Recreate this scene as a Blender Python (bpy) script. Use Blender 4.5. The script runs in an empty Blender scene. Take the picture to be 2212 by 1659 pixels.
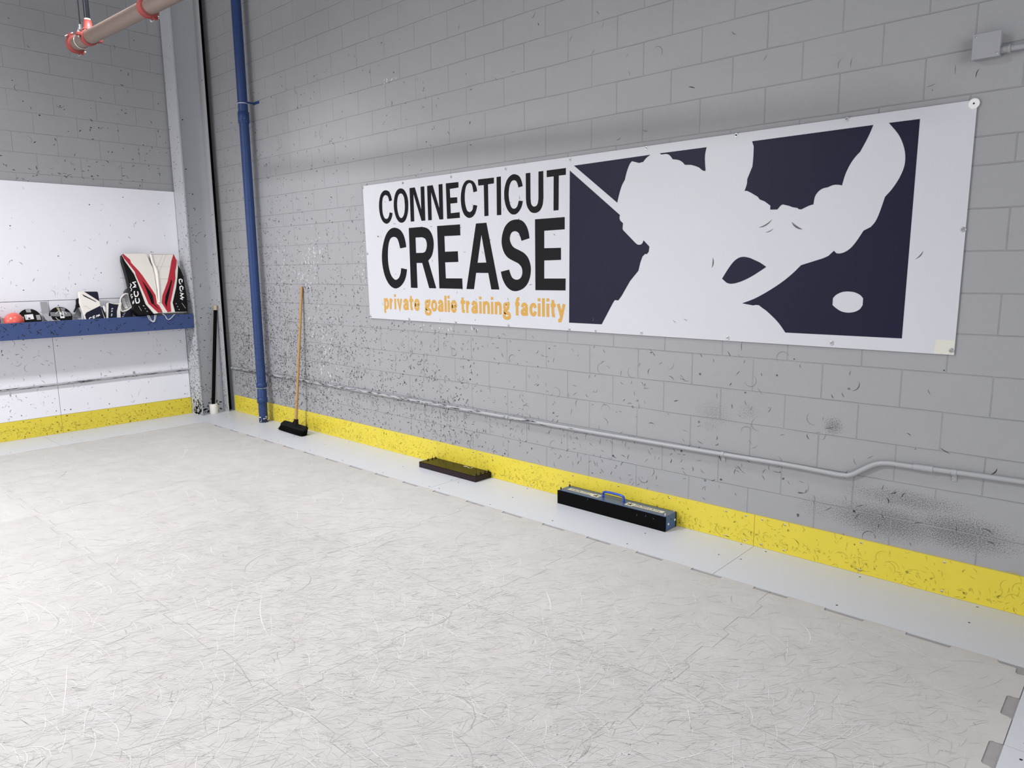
import bpy, math, random, json
from mathutils import Vector, Matrix
from mathutils.geometry import tessellate_polygon

SC = bpy.context.scene
COL = SC.collection
random.seed(11)

# ------------------------------------------------------------------ camera
cam_d = bpy.data.cameras.new('camera')
cam = bpy.data.objects.new('camera', cam_d)
COL.objects.link(cam)
_r = Vector((0.737539, 0.675223, -0.010479)); _u = Vector((-0.100309, 0.124885, 0.987088)); _f = Vector((-0.667813, 0.726965, -0.159838))
cam.matrix_world = Matrix(((_r.x, _u.x, -_f.x, 8.79019), (_r.y, _u.y, -_f.y, -4.14321),
                           (_r.z, _u.z, -_f.z, 1.72305), (0, 0, 0, 1)))
cam_d.sensor_width = 36.0
cam_d.lens = 1546.68 * 36.0 / 2212.0
cam_d.clip_start = 0.05
cam_d.clip_end = 60
SC.camera = cam

# ------------------------------------------------------------------ view, world, lights
SC.view_settings.view_transform = 'Standard'
SC.view_settings.look = 'None'
SC.view_settings.exposure = 0.0
SC.view_settings.gamma = 1.0
SC.view_settings.use_curve_mapping = False
W = bpy.data.worlds.new('world')
SC.world = W
W.use_nodes = True
W.node_tree.nodes['Background'].inputs[0].default_value = (0.9, 0.95, 1.0, 1)
W.node_tree.nodes['Background'].inputs[1].default_value = 0.15


def area(name, loc, target, sx, sy, power, color=(0.97, 0.98, 1.0), spread=180):
    d = bpy.data.lights.new(name, 'AREA')
    d.shape = 'RECTANGLE'
    d.size = sx
    d.size_y = sy
    d.energy = power
    d.color = color
    d.spread = math.radians(spread)
    o = bpy.data.objects.new(name, d)
    COL.objects.link(o)
    o.location = loc
    v = Vector(target) - Vector(loc)
    o.rotation_euler = v.to_track_quat('-Z', 'Y').to_euler()
    return o


LZ = 4.8
area('high_bay_light', (3.0, -6.5, 5.55), (3.0, -6.3, 0), 0.6, 0.7, 500, color=(0.98, 0.976, 1.0), spread=150)
area('down_fill', (2.6, -1.75, LZ), (2.6, -1.76, 0), 0.5, 0.6, 40, color=(0.985, 0.98, 1.0), spread=105)  # added lamp, lifts the left corner floor and the white panels
area('down_fill', (5.0, -1.7, LZ), (5.0, -1.71, 0), 0.5, 0.6, 15, color=(0.99, 0.985, 1.0), spread=80)  # added fill for the floor beside the wall, no known fixture
area('down_fill', (6.7, -1.9, LZ), (6.7, -1.91, 0), 0.5, 0.6, 18, color=(0.99, 0.985, 1.0), spread=80)  # added like the one before, brightens the floor further right
area('down_fill', (9.9, -2.75, LZ), (9.9, -2.76, 0), 0.5, 0.6, 16, color=(0.98, 0.98, 1.0), spread=55)  # added pool of light for the floor past the tiles' right edge
area('soft_fill', (1.2, -10.1, 2.5), (1.2, 0, 2.0), 2.5, 4, 140, color=(0.985, 0.98, 1.0))  # added soft fill at the unseen front wall, no opening there
area('soft_fill', (14.1, -5, 2.5), (0, -5, 2.0), 6, 4, 300, color=(0.99, 0.982, 1.0))  # added broad fill from the unseen far end of the room


# outlines in metres: banner print, goalie gear panels
DATA = ''.join('''
{"L1":[[[[0.4119,1.0639],[0.4097,1.0732],[0.407,1.0839],[0.4034,1.0947],[0.3987,1.1059],[0.3931,1.1173],[0.3867,1.1275],[0.3795,1.1361],[0.3713,1.1436],[0.362,1.1495],[0.3508,1.154
1],[0.3383,1.1571],[0.3258,1.1587],[0.3134,1.1589],[0.3009,1.1576],[0.2885,1.154],[0.276,1.1474],[0.2636,1.1385],[0.2527,1.128],[0.244,1.1161],[0.2368,1.1026],[0.2308,1.0879],[0.22
6,1.0719],[0.2223,1.0546],[0.22,1.0372],[0.219,1.0201],[0.2192,1.0028],[0.2209,0.9855],[0.2241,0.9677],[0.2287,0.9497],[0.2348,0.9331],[0.2425,0.918],[0.2516,0.9044],[0.2612,0.8929
],[0.2711,0.884],[0.2815,0.8773],[0.2919,0.872],[0.3023,0.8678],[0.3128,0.865],[0.3233,0.864],[0.3342,0.8651],[0.3451,0.8679],[0.3555,0.8721],[0.3652,0.8778],[0.3745,0.8849],[0.383
,0.8931],[0.3908,0.9026],[0.3978,0.9133],[0.4036,0.9238],[0.4076,0.9343],[0.4103,0.9447],[0.4127,0.9538],[0.3694,0.9627],[0.3677,0.9554],[0.3656,0.947],[0.3627,0.9388],[0.3586,0.93
11],[0.3535,0.9235],[0.3477,0.9173],[0.3412,0.9126],[0.3338,0.9092],[0.326,0.9076],[0.3174,0.9077],[0.3083,0.9096],[0.2999,0.9134],[0.2925,0.9196],[0.2857,0.9278],[0.2801,0.937],[0
.2755,0.9468],[0.2719,0.9576],[0.2693,0.9698],[0.2677,0.9842],[0.267,0.9999],[0.2669,1.0149],[0.267,1.0282],[0.2678,1.0408],[0.2693,1.0532],[0.2717,1.0664],[0.2748,1.0796],[0.2792,
1.0909],[0.285,1.0997],[0.292,1.1066],[0.2996,1.1118],[0.3082,1.1152],[0.3175,1.1169],[0.3263,1.1168],[0.3344,1.1149],[0.3421,1.1112],[0.3488,1.1063],[0.3545,1.0998],[0.3593,1.0919
],[0.3632,1.0837],[0.3658,1.075],[0.3675,1.0659],[0.3689,1.058]]],[[[0.5399,1.1581],[0.5537,1.1561],[0.5679,1.152],[0.5813,1.1449],[0.5943,1.1337],[0.6066,1.1193],[0.6169,1.104],[0
.6246,1.0881],[0.6302,1.071],[0.634,1.0535],[0.636,1.0353],[0.6361,1.0166],[0.6351,0.9979],[0.6331,0.9792],[0.6298,0.9604],[0.6252,0.9428],[0.6191,0.9263],[0.6115,0.9109],[0.6029,0
.8974],[0.5934,0.8861],[0.5829,0.8767],[0.5714,0.8697],[0.5584,0.865],[0.5444,0.8628],[0.5306,0.8629],[0.5169,0.8655],[0.5034,0.8707],[0.4907,0.8781],[0.4791,0.8881],[0.4683,0.9005
],[0.4589,0.9145],[0.451,0.9304],[0.4443,0.948],[0.4393,0.9662],[0.4357,0.9849],[0.4336,1.0042],[0.4333,1.0233],[0.4348,1.0424],[0.438,1.0613],[0.4428,1.0793],[0.4494,1.0969],[0.45
78,1.1136],[0.4672,1.1277],[0.4776,1.1386],[0.4892,1.147],[0.5012,1.1531],[0.5137,1.1569],[0.5267,1.1585]],[[0.5375,1.1149],[0.5467,1.1132],[0.5558,1.1093],[0.564,1.103],[0.5712,1.
094],[0.5774,1.0826],[0.5822,1.0695],[0.5852,1.0538],[0.5868,1.0363],[0.5875,1.0195],[0.5877,1.0046],[0.587,0.9904],[0.5852,0.9762],[0.5818,0.9612],[0.5773,0.9462],[0.5718,0.9334],
[0.5652,0.9234],[0.5577,0.9154],[0.5504,0.9096],[0.5436,0.9058],[0.5369,0.904],[0.5298,0.9044],[0.5219,0.9068],[0.5137,0.9113],[0.5062,0.9182],[0.4999,0.9282],[0.4944,0.9407],[0.48
99,0.9538],[0.4863,0.967],[0.4837,0.9809],[0.482,0.9951],[0.4812,1.0096],[0.4814,1.0245],[0.4825,1.039],[0.4846,1.053],[0.4877,1.0667],[0.4919,1.079],[0.4972,1.0899],[0.5036,1.0996
],[0.5108,1.1069],[0.5191,1.1118],[0.5283,1.1144]]],[[[0.6588,1.151],[0.7309,1.1514],[0.8063,0.9627],[0.8057,1.1501],[0.8549,1.1503],[0.856,0.8652],[0.8056,0.8653],[0.7097,1.0952],
[0.7099,0.8658],[0.6609,0.8664]]],[[[0.8905,1.1504],[0.9627,1.151],[1.037,0.9605],[1.0356,1.1503],[1.085,1.1508],[1.0848,0.8642],[1.0368,0.8643],[0.9399,1.0918],[0.9394,0.8646],[0.
8928,0.8651]]],[[[1.1251,1.1515],[1.2766,1.1496],[1.2777,1.1061],[1.1727,1.103],[1.1755,1.0333],[1.2589,1.0313],[1.2591,0.9859],[1.1755,0.9856],[1.1781,0.9085],[1.2842,0.9105],[1.2
854,0.8653],[1.1305,0.8648]]],[[[1.4914,1.0613],[1.4884,1.0736],[1.4848,1.0878],[1.4793,1.1015],[1.4716,1.1147],[1.462,1.1276],[1.4504,1.1382],[1.4357,1.146],[1.4188,1.1515],[1.402
5,1.1546],[1.3875,1.1553],[1.3731,1.1534],[1.3596,1.1484],[1.347,1.1399],[1.3353,1.1282],[1.3253,1.1141],[1.3168,1.0969],[1.31,1.0772],[1.3049,1.0574],[1.3017,1.0382],[1.3004,1.018
7],[1.3005,0.9992],[1.3021,0.9791],[1.3052,0.9588],[1.3099,0.9399],[1.3162,0.9224],[1.324,0.9062],[1.3333,0.8923],[1.3446,0.881],[1.3573,0.8719],[1.3696,0.8652],[1.3806,0.8607],[1.
3913,0.8585],[1.4026,0.8584],[1.4152,0.86],[1.4284,0.8637],[1.4406,0.8696],[1.4516,0.878],[1.4616,0.8886],[1.4705,0.9011],[1.4779,0.9166],[1.4843,0.9341],[1.4897,0.9493],[1.4455,0.
9587],[1.4426,0.9474],[1.4391,0.9346],[1.4348,0.9239],[1.4292,0.9168],[1.4227,0.9119],[1.4162,0.9084],[1.4103,0.9058],[1.4045,0.9046],[1.3978,0.9053],[1.3892,0.9077],[1.3797,0.9119
],[1.3712,0.9194],[1.3644,0.9312],[1.3586,0.9463],[1.354,0.9622],[1.3504,0.9782],[1.3479,0.995],[1.3469,1.0127],[1.3474,1.032],[1.3493,1.0521],[1.3523,1.0704],[1.3566,1.0864],[1.36
2,1.1007],[1.3683,1.1122],[1.3757,1.1203],[1.384,1.1257],[1.392,1.1292],[1.3995,1.131],[1.4068,1.131],[1.4139,1.129],[1.4209,1.126],[1.4278,1.121],[1.434,1.1117],[1.4393,1.0949],[1
.444,1.0736],[1.4481,1.0548]]],[[[1.5014,1.1502],[1.677,1.1488],[1.6761,1.1046],[1.6121,1.1038],[1.6121,0.8634],[1.5665,0.8628],[1.565,1.1016],[1.5038,1.1023]]],[[[1.7047,1.1506],[
1.751,1.1506],[1.7502,0.8619],[1.7027,0.8627]]],[[[1.9741,1.0602],[1.9713,1.0717],[1.9679,1.0849],[1.9632,1.0981],[1.957,1.1112],[1.9494,1.1243],[1.9392,1.1354],[1.9251,1.144],[1.9
083,1.1507],[1.8919,1.1544],[1.8771,1.1547],[1.8626,1.1519],[1.8488,1.1465],[1.8351,1.1383],[1.8219,1.1273],[1.8106,1.1142],[1.8015,1.0982],[1.7942,1.0799],[1.7886,1.0621],[1.785,1
.0462],[1.7832,1.0307],[1.7827,1.0145],[1.7834,0.9966],[1.7853,0.9778],[1.7886,0.9597],[1.7934,0.9424],[1.7996,0.9256],[1.8073,0.9102],[1.8172,0.8957],[1.8286,0.8825],[1.8405,0.871
9],[1.8527,0.8647],[1.8653,0.86],[1.878,0.8578],[1.8906,0.8577],[1.9033,0.86],[1.9154,0.8646],[1.9274,0.8723],[1.939,0.8824],[1.9486,0.8925],[1.9557,0.9019],[1.9609,0.9114],[1.9653
,0.9211],[1.9691,0.9316],[1.972,0.9424],[1.9746,0.9518],[1.9322,0.9577],[1.9293,0.948],[1.926,0.9368],[1.922,0.9269],[1.9171,0.9189],[1.9116,0.9122],[1.9052,0.9071],[1.8977,0.9035]
,[1.8893,0.9015],[1.8811,0.9014],[1.8731,0.903],[1.8652,0.9066],[1.8579,0.913],[1.8509,0.9231],[1.8445,0.9361],[1.8392,0.9503],[1.8352,0.9661],[1.8324,0.9832],[1.8307,0.9989],[1.83
01,1.0116],[1.8306,1.0229],[1.832,1.0347],[1.8341,1.0485],[1.837,1.0629],[1.841,1.0758],[1.8465,1.0869],[1.8531,1.0967],[1.8606,1.1039],[1.8694,1.1083],[1.879,1.1104],[1.8881,1.110
4],[1.8961,1.1087],[1.9036,1.1049],[1.9102,1.0997],[1.9156,1.0923],[1.9201,1.0834],[1.9238,1.0749],[1.9265,1.0673],[1.9284,1.06],[1.9301,1.0537]]],[[[2.0048,1.1498],[2.0502,1.1502]
,[2.0503,0.9654],[2.0518,0.953],[2.0535,0.9388],[2.0563,0.9269],[2.0609,0.9187],[2.0665,0.9127],[2.0721,0.9084],[2.077,0.9057],[2.0818,0.9046],[2.0871,0.9045],[2.0935,0.9049],[2.10
05,0.9062],[2.1068,0.909],[2.1123,0.9134],[2.1171,0.9192],[2.1211,0.9267],[2.1239,0.9371],[2.1259,0.9493],[2.1275,0.9599],[2.1287,1.1509],[2.175,1.151],[2.1757,0.9622],[2.1738,0.94
61],[2.1716,0.9276],[2.1677,0.9109],[2.1613,0.897],[2.1532,0.8847],[2.1442,0.8747],[2.1344,0.8675],[2.1236,0.8625],[2.1128,0.8591],[2.1023,0.8573],[2.0918,0.857],[2.0812,0.858],[2.
0705,0.86],[2.0598,0.8632],[2.0495,0.8687],[2.0394,0.8774],[2.0297,0.8885],[2.0217,0.8998],[2.0158,0.9104],[2.0115,0.9213],[2.0083,0.933],[2.0064,0.9469],[2.0055,0.9616],[2.0047,0.
9745]]],[[[2.2071,1.1508],[2.3841,1.1516],[2.3835,1.1046],[2.3196,1.1049],[2.3173,0.8643],[2.27,0.8637],[2.2719,1.1036],[2.2069,1.1038]]]],"L2":[[[[0.5887,0.6489],[0.5864,0.6645],[
0.5837,0.6824],[0.5794,0.7009],[0.5733,0.7201],[0.5656,0.74],[0.5552,0.7585],[0.542,0.7757],[0.526,0.7916],[0.507,0.8047],[0.4835,0.8147],[0.4568,0.8218],[0.431,0.8251],[0.4071,0.8
24],[0.3839,0.819],[0.3623,0.8109],[0.3423,0.7997],[0.3237,0.7854],[0.3067,0.768],[0.2912,0.7473],[0.2772,0.7234],[0.2649,0.698],[0.254,0.6711],[0.2448,0.6424],[0.238,0.6137],[0.23
37,0.5853],[0.2319,0.5568],[0.2325,0.5282],[0.2356,0.4991],[0.2412,0.4699],[0.2487,0.4422],[0.2577,0.4165],[0.2686,0.3922],[0.2819,0.3694],[0.2981,0.3475],[0.3168,0.3271],[0.3373,0
.3103],[0.3603,0.2974],[0.3854,0.288],[0.4099,0.2834],[0.4334,0.2843],[0.4566,0.2899],[0.4786,0.2985],[0.4998,0.3102],[0.5201,0.3249],[0.5376,0.341],[0.5519,0.3582],[0.5636,0.3768]
,[0.5731,0.3958],[0.5802,0.4159],[0.5852,0.4366],[0.5894,0.4545],[0.5066,0.4667],[0.5037,0.4528],[0.5004,0.4368],[0.4958,0.4216],[0.4896,0.4075],[0.4821,0.3941],[0.473,0.3828],[0.4
613,0.3741],[0.448,0.3674],[0.4354,0.3633],[0.4248,0.3617],[0.4149,0.3626],[0.4042,0.3665],[0.3915,0.3737],[0.3779,0.3839],[0.3658,0.3958],[0.3558,0.4094],[0.3472,0.4249],[0.3399,0
.4418],[0.3338,0.4602],[0.329,0.4802],[0.3254,0.5008],[0.3231,0.5219],[0.322,0.5437],[0.322,0.5662],[0.323,0.5901],[0.3252,0.6147],[0.3285,0.6377],[0.3327,0.6587],[0.338,0.6783],[0
.3447,0.6956],[0.3528,0.7106],[0.3622,0.7235],[0.3734,0.7333],[0.3873,0.7398],[0.403,0.7435],[0.418,0.7446],[0.4319,0.7432],[0.4451,0.7394],[0.4567,0.7336],[0.4659,0.7264],[0.4735,
0.7172],[0.4808,0.7041],[0.4886,0.6843],[0.4962,0.6605],[0.5029,0.6397]]],[[[0.6313,0.8131],[0.809,0.815],[0.8298,0.8115],[0.8535,0.8073],[0.8748,0.8011],[0.8922,0.7924],[0.9073,0.
7815],[0.9204,0.7688],[0.9317,0.7538],[0.941,0.7368],[0.9481,0.7193],[0.9529,0.7014],[0.9554,0.6829],[0.956,0.6645],[0.9546,0.6461],[0.9512,0.6277],[0.9463,0.61],[0.9402,0.593],[0.
9325,0.5766],[0.9227,0.5617],[0.9092,0.5485],[0.8935,0.5369],[0.8797,0.5267],[0.9731,0.2909],[0.8807,0.2911],[0.7975,0.508],[0.7226,0.509],[0.7257,0.2913],[0.6343,0.2923]],[[0.7196
,0.7274],[0.8048,0.7269],[0.8186,0.7232],[0.8342,0.7188],[0.8471,0.7119],[0.8559,0.7009],[0.8619,0.6873],[0.8653,0.6733],[0.8657,0.6588],[0.8635,0.6438],[0.8596,0.6305],[0.8543,0.6
196],[0.8474,0.6104],[0.8393,0.6033],[0.8293,0.599],[0.8181,0.5967],[0.8083,0.5947],[0.721,0.5954]]],[[[1.0037,0.8134],[1.2854,0.8132],[1.2869,0.7248],[1.093,0.7261],[1.0954,0.5975
],[1.2524,0.5981],[1.2557,0.5106],[1.0939,0.5092],[1.0979,0.3762],[1.2975,0.3759],[1.3009,0.2897],[1.0122,0.2913]]],[[[1.4698,0.8112],[1.5878,0.8118],[1.719,0.2894],[1.6302,0.2895]
,[1.5997,0.4191],[1.4623,0.4208],[1.4345,0.2892],[1.3453,0.2894]],[[1.5297,0.7201],[1.5789,0.5014],[1.4811,0.5013]]],[[[2.0382,0.6757],[2.0357,0.6907],[2.0327,0.7078],[2.0282,0.724
9],[2.0219,0.7416],[2.014,0.7584],[2.0044,0.7735],[1.9928,0.7869],[1.9793,0.7989],[1.964,0.8082],[1.9464,0.8147],[1.9267,0.8186],[1.9066,0.8202],[1.8857,0.8197],[1.8641,0.8169],[1.
8438,0.8113],[1.8251,0.8026],[1.8076,0.7911],[1.7924,0.7773],[1.7799,0.7612],[1.7697,0.7427],[1.7616,0.7235],[1.7552,0.7035],[1.751,0.6826],[1.7493,0.6624],[1.7505,0.6429],[1.7542,
0.624],[1.7595,0.6064],[1.7663,0.5905],[1.7748,0.5758],[1.7846,0.5626],[1.7956,0.5509],[1.808,0.5405],[1.8227,0.531],[1.8414,0.5221],[1.8625,0.514],[1.8816,0.5067],[1.8972,0.5008],
[1.9109,0.4956],[1.9232,0.4896],[1.9344,0.4821],[1.9442,0.4736],[1.952,0.4649],[1.9573,0.4562],[1.9606,0.4471],[1.9624,0.4374],[1.9631,0.4265],[1.9624,0.4148],[1.9596,0.4039],[1.95
45,0.3936],[1.9474,0.3839],[1.9385,0.3763],[1.9272,0.371],[1.914,0.3678],[1.9008,0.367],[1.8876,0.3689],[1.8743,0.3732],[1.863,0.3793],[1.8546,0.387],[1.848,0.3966],[1.8421,0.4071]
,[1.8363,0.4194],[1.831,0.4327],[1.8265,0.4444],[1.7382,0.4293],[1.7414,0.4153],[1.7452,0.3993],[1.7513,0.3822],[1.7604,0.3634],[1.7718,0.3436],[1.7851,0.3259],[1.8005,0.3112],[1.8
179,0.2985],[1.8361,0.2889],[1.855,0.2826],[1.8748,0.2793],[1.8954,0.2791],[1.9179,0.2822],[1.9412,0.2883],[1.9626,0.2966],[1.9812,0.3069],[1.998,0.3194],[2.0124,0.3338],[2.0243,0.
3506],[2.034,0.3693],[2.0414,0.3886],[2.0464,0.4088],[2.0493,0.4296],[2.05,0.449],[2.0484,0.4663],[2.0448,0.4823],[2.0399,0.4973],[2.0341,0.5114],[2.027,0.5246],[2.0183,0.5367],[2.
0078,0.548],[1.9955,0.5583],[1.9819,0.5676],[1.9665,0.5757],[1.9496,0.583],[1.9327,0.5899],[1.9155,0.5964],[1.8981,0.6026],[1.883,0.6094],[1.8713,0.6169],[1.8619,0.6251],[1.8539,0.
6346],[1.8467,0.6463],[1.8409,0.6594],[1.8375,0.6718],[1.8371,0.6826],[1.8389,0.6927],[1.8422,0.7021],[1.8464,0.7111],[1.852,0.7193],[1.8594,0.7257],[1.8694,0.7303],[1.8812,0.7331]
,[1.893,0.7335],[1.9046,0.7311],[1.9162,0.7264],[1.926,0.7201],[1.9333,0.7121],[1.9388,0.7025],[1.9439,0.6923],[1.9487,0.681],[1.9529,0.6691],[1.9566,0.6587]]],[[[2.0928,0.8117],[2
.3737,0.8129],[2.3739,0.7267],[2.1824,0.7244],[2.1818,0.5986],[2.3398,0.5974],[2.3399,0.5108],[2.1815,0.509],[2.1809,0.3768],[2.3834,0.3771],[2.3821,0.291],[2.0931,0.2897]]]],"E":[
[[[2.4552,1.1603],[3.0747,1.1663],[3.0487,1.1527],[3.0445,1.1498],[3.0396,1.1464],[3.0348,1.1425],[3.03,1.1376],[3.0252,1.1322],[3.0209,1.1274],[2.9896,1.1235],[2.9344,1.1402],[2.9
291,1.1359],[2.9231,1.1308],[2.9172,1.1238],[2.9113,1.1136],[2.9054,1.1014],[2.9002,1.0894],[2.8959,1.0783],[2.8922,1.0674],[2.8889,1.0567],[2.8858,1.0459],[2.883,1.0353],[2.8806,1
.026],[2.8743,1.0174],[2.8671,1.0075],[2.8602,0.9962],[2.854,0.9828],[2.8482,0.9679],[2.8429,0.9536],[2.8386,0.9403],[2.8349,0.9274],[2.8315,0.9152],[2.8283,0.9033],[2.8254,0.8921]
,[2.8229,0.8823]]],[[[3.1417,1.1673],[3.4674,1.1673],[3.465,1.1586],[3.4622,1.1485],[3.46,1.1374],[3.4586,1.126],[3.4578,1.1136],[3.4579,1.0979],[3.4597,1.0759],[3.4624,1.0506],[3.
4649,1.0285],[3.4513,1.0298],[3.4476,1.0319],[3.4433,1.0344],[3.4384,1.0377],[3.4325,1.0424],[3.426,1.048],[3.4202,1.0528],[3.4135,1.0559],[3.4057,1.0595],[3.397,1.0632],[3.3868,1.
0669],[3.3757,1.0706],[3.3659,1.0739],[3.3233,1.0782],[3.3173,1.0845],[3.3104,1.0918],[3.3028,1.0984],[3.2949,1.1037],[3.2862,1.1084],[3.2761,1.1125],[3.2632,1.1159],[3.2487,1.1188
],[3.236,1.1212],[3.2319,1.1267],[3.2272,1.1329],[3.2221,1.1387],[3.217,1.144],[3.2116,1.1489],[3.2056,1.1529],[3.1985,1.1556],[3.1907,1.1574],[3.1839,1.1589],[3.154,1.1585]]],[[[2
.4186,1.1306],[2.8454,0.8009],[2.8443,0.7949],[2.843,0.7879],[2.8427,0.7812],[2.8443,0.7749],[2.8468,0.7689],[2.8491,0.7636],[2.8717,0.7451],[2.868,0.7106],[2.8724,0.7005],[2.971,0
.6129],[2.9756,0.6096],[2.9807,0.6057],[2.9859,0.6027],[2.9907,0.6009],[2.9955,0.6],[3.0006,0.5998],[3.0064,0.6],[3.0126,0.6009],[3.018,0.6027],[3.0221,0.6056],[3.0254,0.6094],[3.0
282,0.6136],[3.0304,0.6184],[3.0321,0.6236],[3.0336,0.6281],[3.0799,0.5854],[3.075,0.5515],[3.0616,0.5371],[3.0483,0.5389],[3.0284,0.5221],[3.0131,0.4843],[2.9987,0.4294],[2.9341,0
.3607],[2.8686,0.2608],[2.8418,0.2293],[2.8131,0.231],[2.7979,0.2113],[2.7051,0.0593],[2.4154,0.0586]]],[[[3.7539,1.1669],[4.408,1.1691],[4.4037,1.157],[4.3988,1.143],[4.3933,1.128
8],[4.3875,1.1149],[4.3811,1.1008],[4.3743,1.0864],[4.3664,1.0707],[4.3581,1.0545],[4.3508,1.0404],[4.3446,1.0345],[4.3374,1.0276],[4.3299,1.0191],[4.3218,1.0086],[4.3133,0.9965],[
4.3052,0.9828],[4.2974,0.9671],[4.2899,0.9498],[4.2833,0.9319],[4.278,0.9128],[4.2736,0.8931],[4.2698,0.876],[4.2647,0.8777],[4.2589,0.8797],[4.2519,0.8812],[4.2434,0.8822],[4.2336
,0.8827],[4.224,0.8821],[4.2144,0.8795],[4.2048,0.8758],[4.1964,0.8725],[4.1877,0.8715],[4.1777,0.8702],[4.1682,0.8677],[4.1599,0.8636],[4.1521,0.8583],[4.1452,0.8519],[4.1392,0.84
48],[4.1339,0.8366],[4.1298,0.8267],[4.127,0.8138],[4.1253,0.7992],[4.1238,0.7863],[4.1184,0.7854],[4.1121,0.7843],[4.1055,0.7827],[4.0986,0.7803],[4.0914,0.7775],[4.0839,0.7744],[
4.0757,0.7708],[4.0672,0.767],[4.0597,0.7637],[4.0549,0.7641],[4.0494,0.7646],[4.0447,0.7656],[4.0414,0.7676],[4.039,0.7702],[4.0368,0.7724],[4.0063,0.7793],[3.9908,0.7866],[3.9519
,0.7976],[3.9483,0.796],[3.9441,0.7942],[3.9394,0.7909],[3.9338,0.785],[3.9276,0.7776],[3.9222,0.7711],[3.8798,0.7732],[3.8797,0.7958],[3.8436,0.8223],[3.8153,0.8343],[3.801,0.8515
],[3.7604,0.8763],[3.7352,0.8894],[3.7198,0.8896],[3.7239,0.9011],[3.7285,0.9144],[3.732,0.9268],[3.7334,0.9378],[3.7337,0.9482],[3.7339,0.9571],[3.7619,1.0251],[3.763,1.0397],[3.7
642,1.0566],[3.765,1.0749],[3.7652,1.0956],[3.7651,1.1179],[3.7649,1.1372]]],[[[3.5978,0.3785],[3.6086,0.396],[3.6209,0.4159],[3.6332,0.4347],[3.645,0.4515],[3.6569,0.4672],[3.6684
,0.4803],[3.6795,0.4901],[3.6903,0.4973],[3.7011,0.5026],[3.712,0.506],[3.7229,0.5076],[3.7342,0.5077],[3.7463,0.5063],[3.7589,0.5035],[3.7704,0.5003],[3.7805,0.4965],[3.7897,0.492
3],[3.7976,0.4886],[3.8084,0.4841],[3.8208,0.4788],[3.8336,0.4725],[3.8469,0.4643],[3.8606,0.455],[3.8725,0.447],[3.8598,0.4387],[3.8452,0.429],[3.8302,0.4194],[3.8152,0.4099],[3.7
997,0.4003],[3.7842,0.3913],[3.7686,0.3831],[3.753,0.3754],[3.7372,0.3685],[3.7209,0.3621],[3.7044,0.3565],[3.6891,0.3522],[3.6756,0.3495],[3.6632,0.3481],[3.6522,0.3479],[3.6426,0
.3494],[3.6342,0.3522],[3.627,0.3547]]],[[[4.4816,1.1692],[4.6243,1.1684],[4.6184,0.0708],[4.0035,0.0694],[3.9941,0.0821],[3.9832,0.0968],[3.9719,0.111],[3.9608,0.1237],[3.9491,0.1
36],[3.9358,0.1488],[3.9192,0.1634],[3.9008,0.1787],[3.8846,0.1921],[3.8605,0.2072],[3.838,0.2231],[3.8185,0.2243],[3.8026,0.221],[3.7328,0.2318],[3.7557,0.2403],[3.7819,0.25],[3.8
079,0.261],[3.8326,0.2734],[3.8573,0.2871],[3.8823,0.3019],[3.9084,0.3181],[3.9349,0.3354],[3.9598,0.3528],[3.9828,0.3701],[4.0043,0.3877],[4.0241,0.4049],[4.0423,0.4225],[4.059,0.
4399],[4.0733,0.4549],[4.1931,0.4915],[4.2208,0.5041],[4.2483,0.5311],[4.2623,0.5173],[4.2678,0.5166],[4.2741,0.5158],[4.281,0.5159],[4.2887,0.5172],[4.2969,0.5194],[4.3056,0.5231]
,[4.3149,0.5282],[4.3246,0.5347],[4.3342,0.5429],[4.3431,0.5526],[4.352,0.564],[4.3614,0.5777],[4.3725,0.5955],[4.3841,0.6155],[4.3942,0.6329],[4.4289,0.6504],[4.4357,0.6584],[4.44
34,0.6677],[4.4507,0.6791],[4.4568,0.6928],[4.4626,0.7087],[4.4685,0.7274],[4.4752,0.7512],[4.4822,0.7777],[4.4882,0.8009],[4.4978,0.812],[4.5088,0.8247],[4.5196,0.8389],[4.5301,0.
8547],[4.5405,0.872],[4.5496,0.8897],[4.5574,0.908],[4.5639,0.9268],[4.5685,0.9452],[4.5707,0.9628],[4.571,0.9802],[4.5698,0.9976],[4.5671,1.0153],[4.5628,1.0333],[4.557,1.0514],[4
.55,1.0695],[4.5414,1.0878],[4.5304,1.1069],[4.5152,1.128],[4.4973,1.15]],[[4.2584,0.273],[4.2627,0.2788],[4.2677,0.2855],[4.2742,0.2917],[4.283,0.2975],[4.2934,0.3028],[4.3037,0.3
069],[4.3135,0.3093],[4.3234,0.3105],[4.3336,0.311],[4.3443,0.3108],[4.3553,0.3098],[4.366,0.3078],[4.3767,0.3044],[4.3872,0.2999],[4.3963,0.2948],[4.4036,0.2887],[4.4095,0.282],[4
.4146,0.2761],[4.4149,0.24],[4.4113,0.2325],[4.407,0.224],[4.4013,0.2164],[4.3938,0.2104],[4.3849,0.2054],[4.3751,0.2015],[4.3643,0.1986],[4.3525,0.1967],[4.3406,0.1962],[4.3286,0.
1971],[4.3164,0.1994],[4.3049,0.2029],[4.2944,0.208],[4.2845,0.2144],[4.2759,0.2205],[4.2688,0.226],[4.2631,0.2313],[4.2581,0.2359]]]],"T":[["p",0.2387,0.313],["r",0.3222,0.3766],[
"i",0.3908,0.4164],["v",0.4304,0.5051],["a",0.5189,0.5965],["t",0.6045,0.6607],["e",0.6698,0.748],["g",0.8131,0.9023],["o",0.8988,0.9767],["a",0.9863,1.0622],["l",1.0705,1.0999],["
i",1.1109,1.1384],["e",1.1494,1.2263],["t",1.2707,1.3273],["r",1.3367,1.3909],["a",1.3991,1.477],["i",1.4907,1.5174],["n",1.5325,1.6086],["i",1.6233,1.6498],["n",1.6658,1.7396],["g
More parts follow.
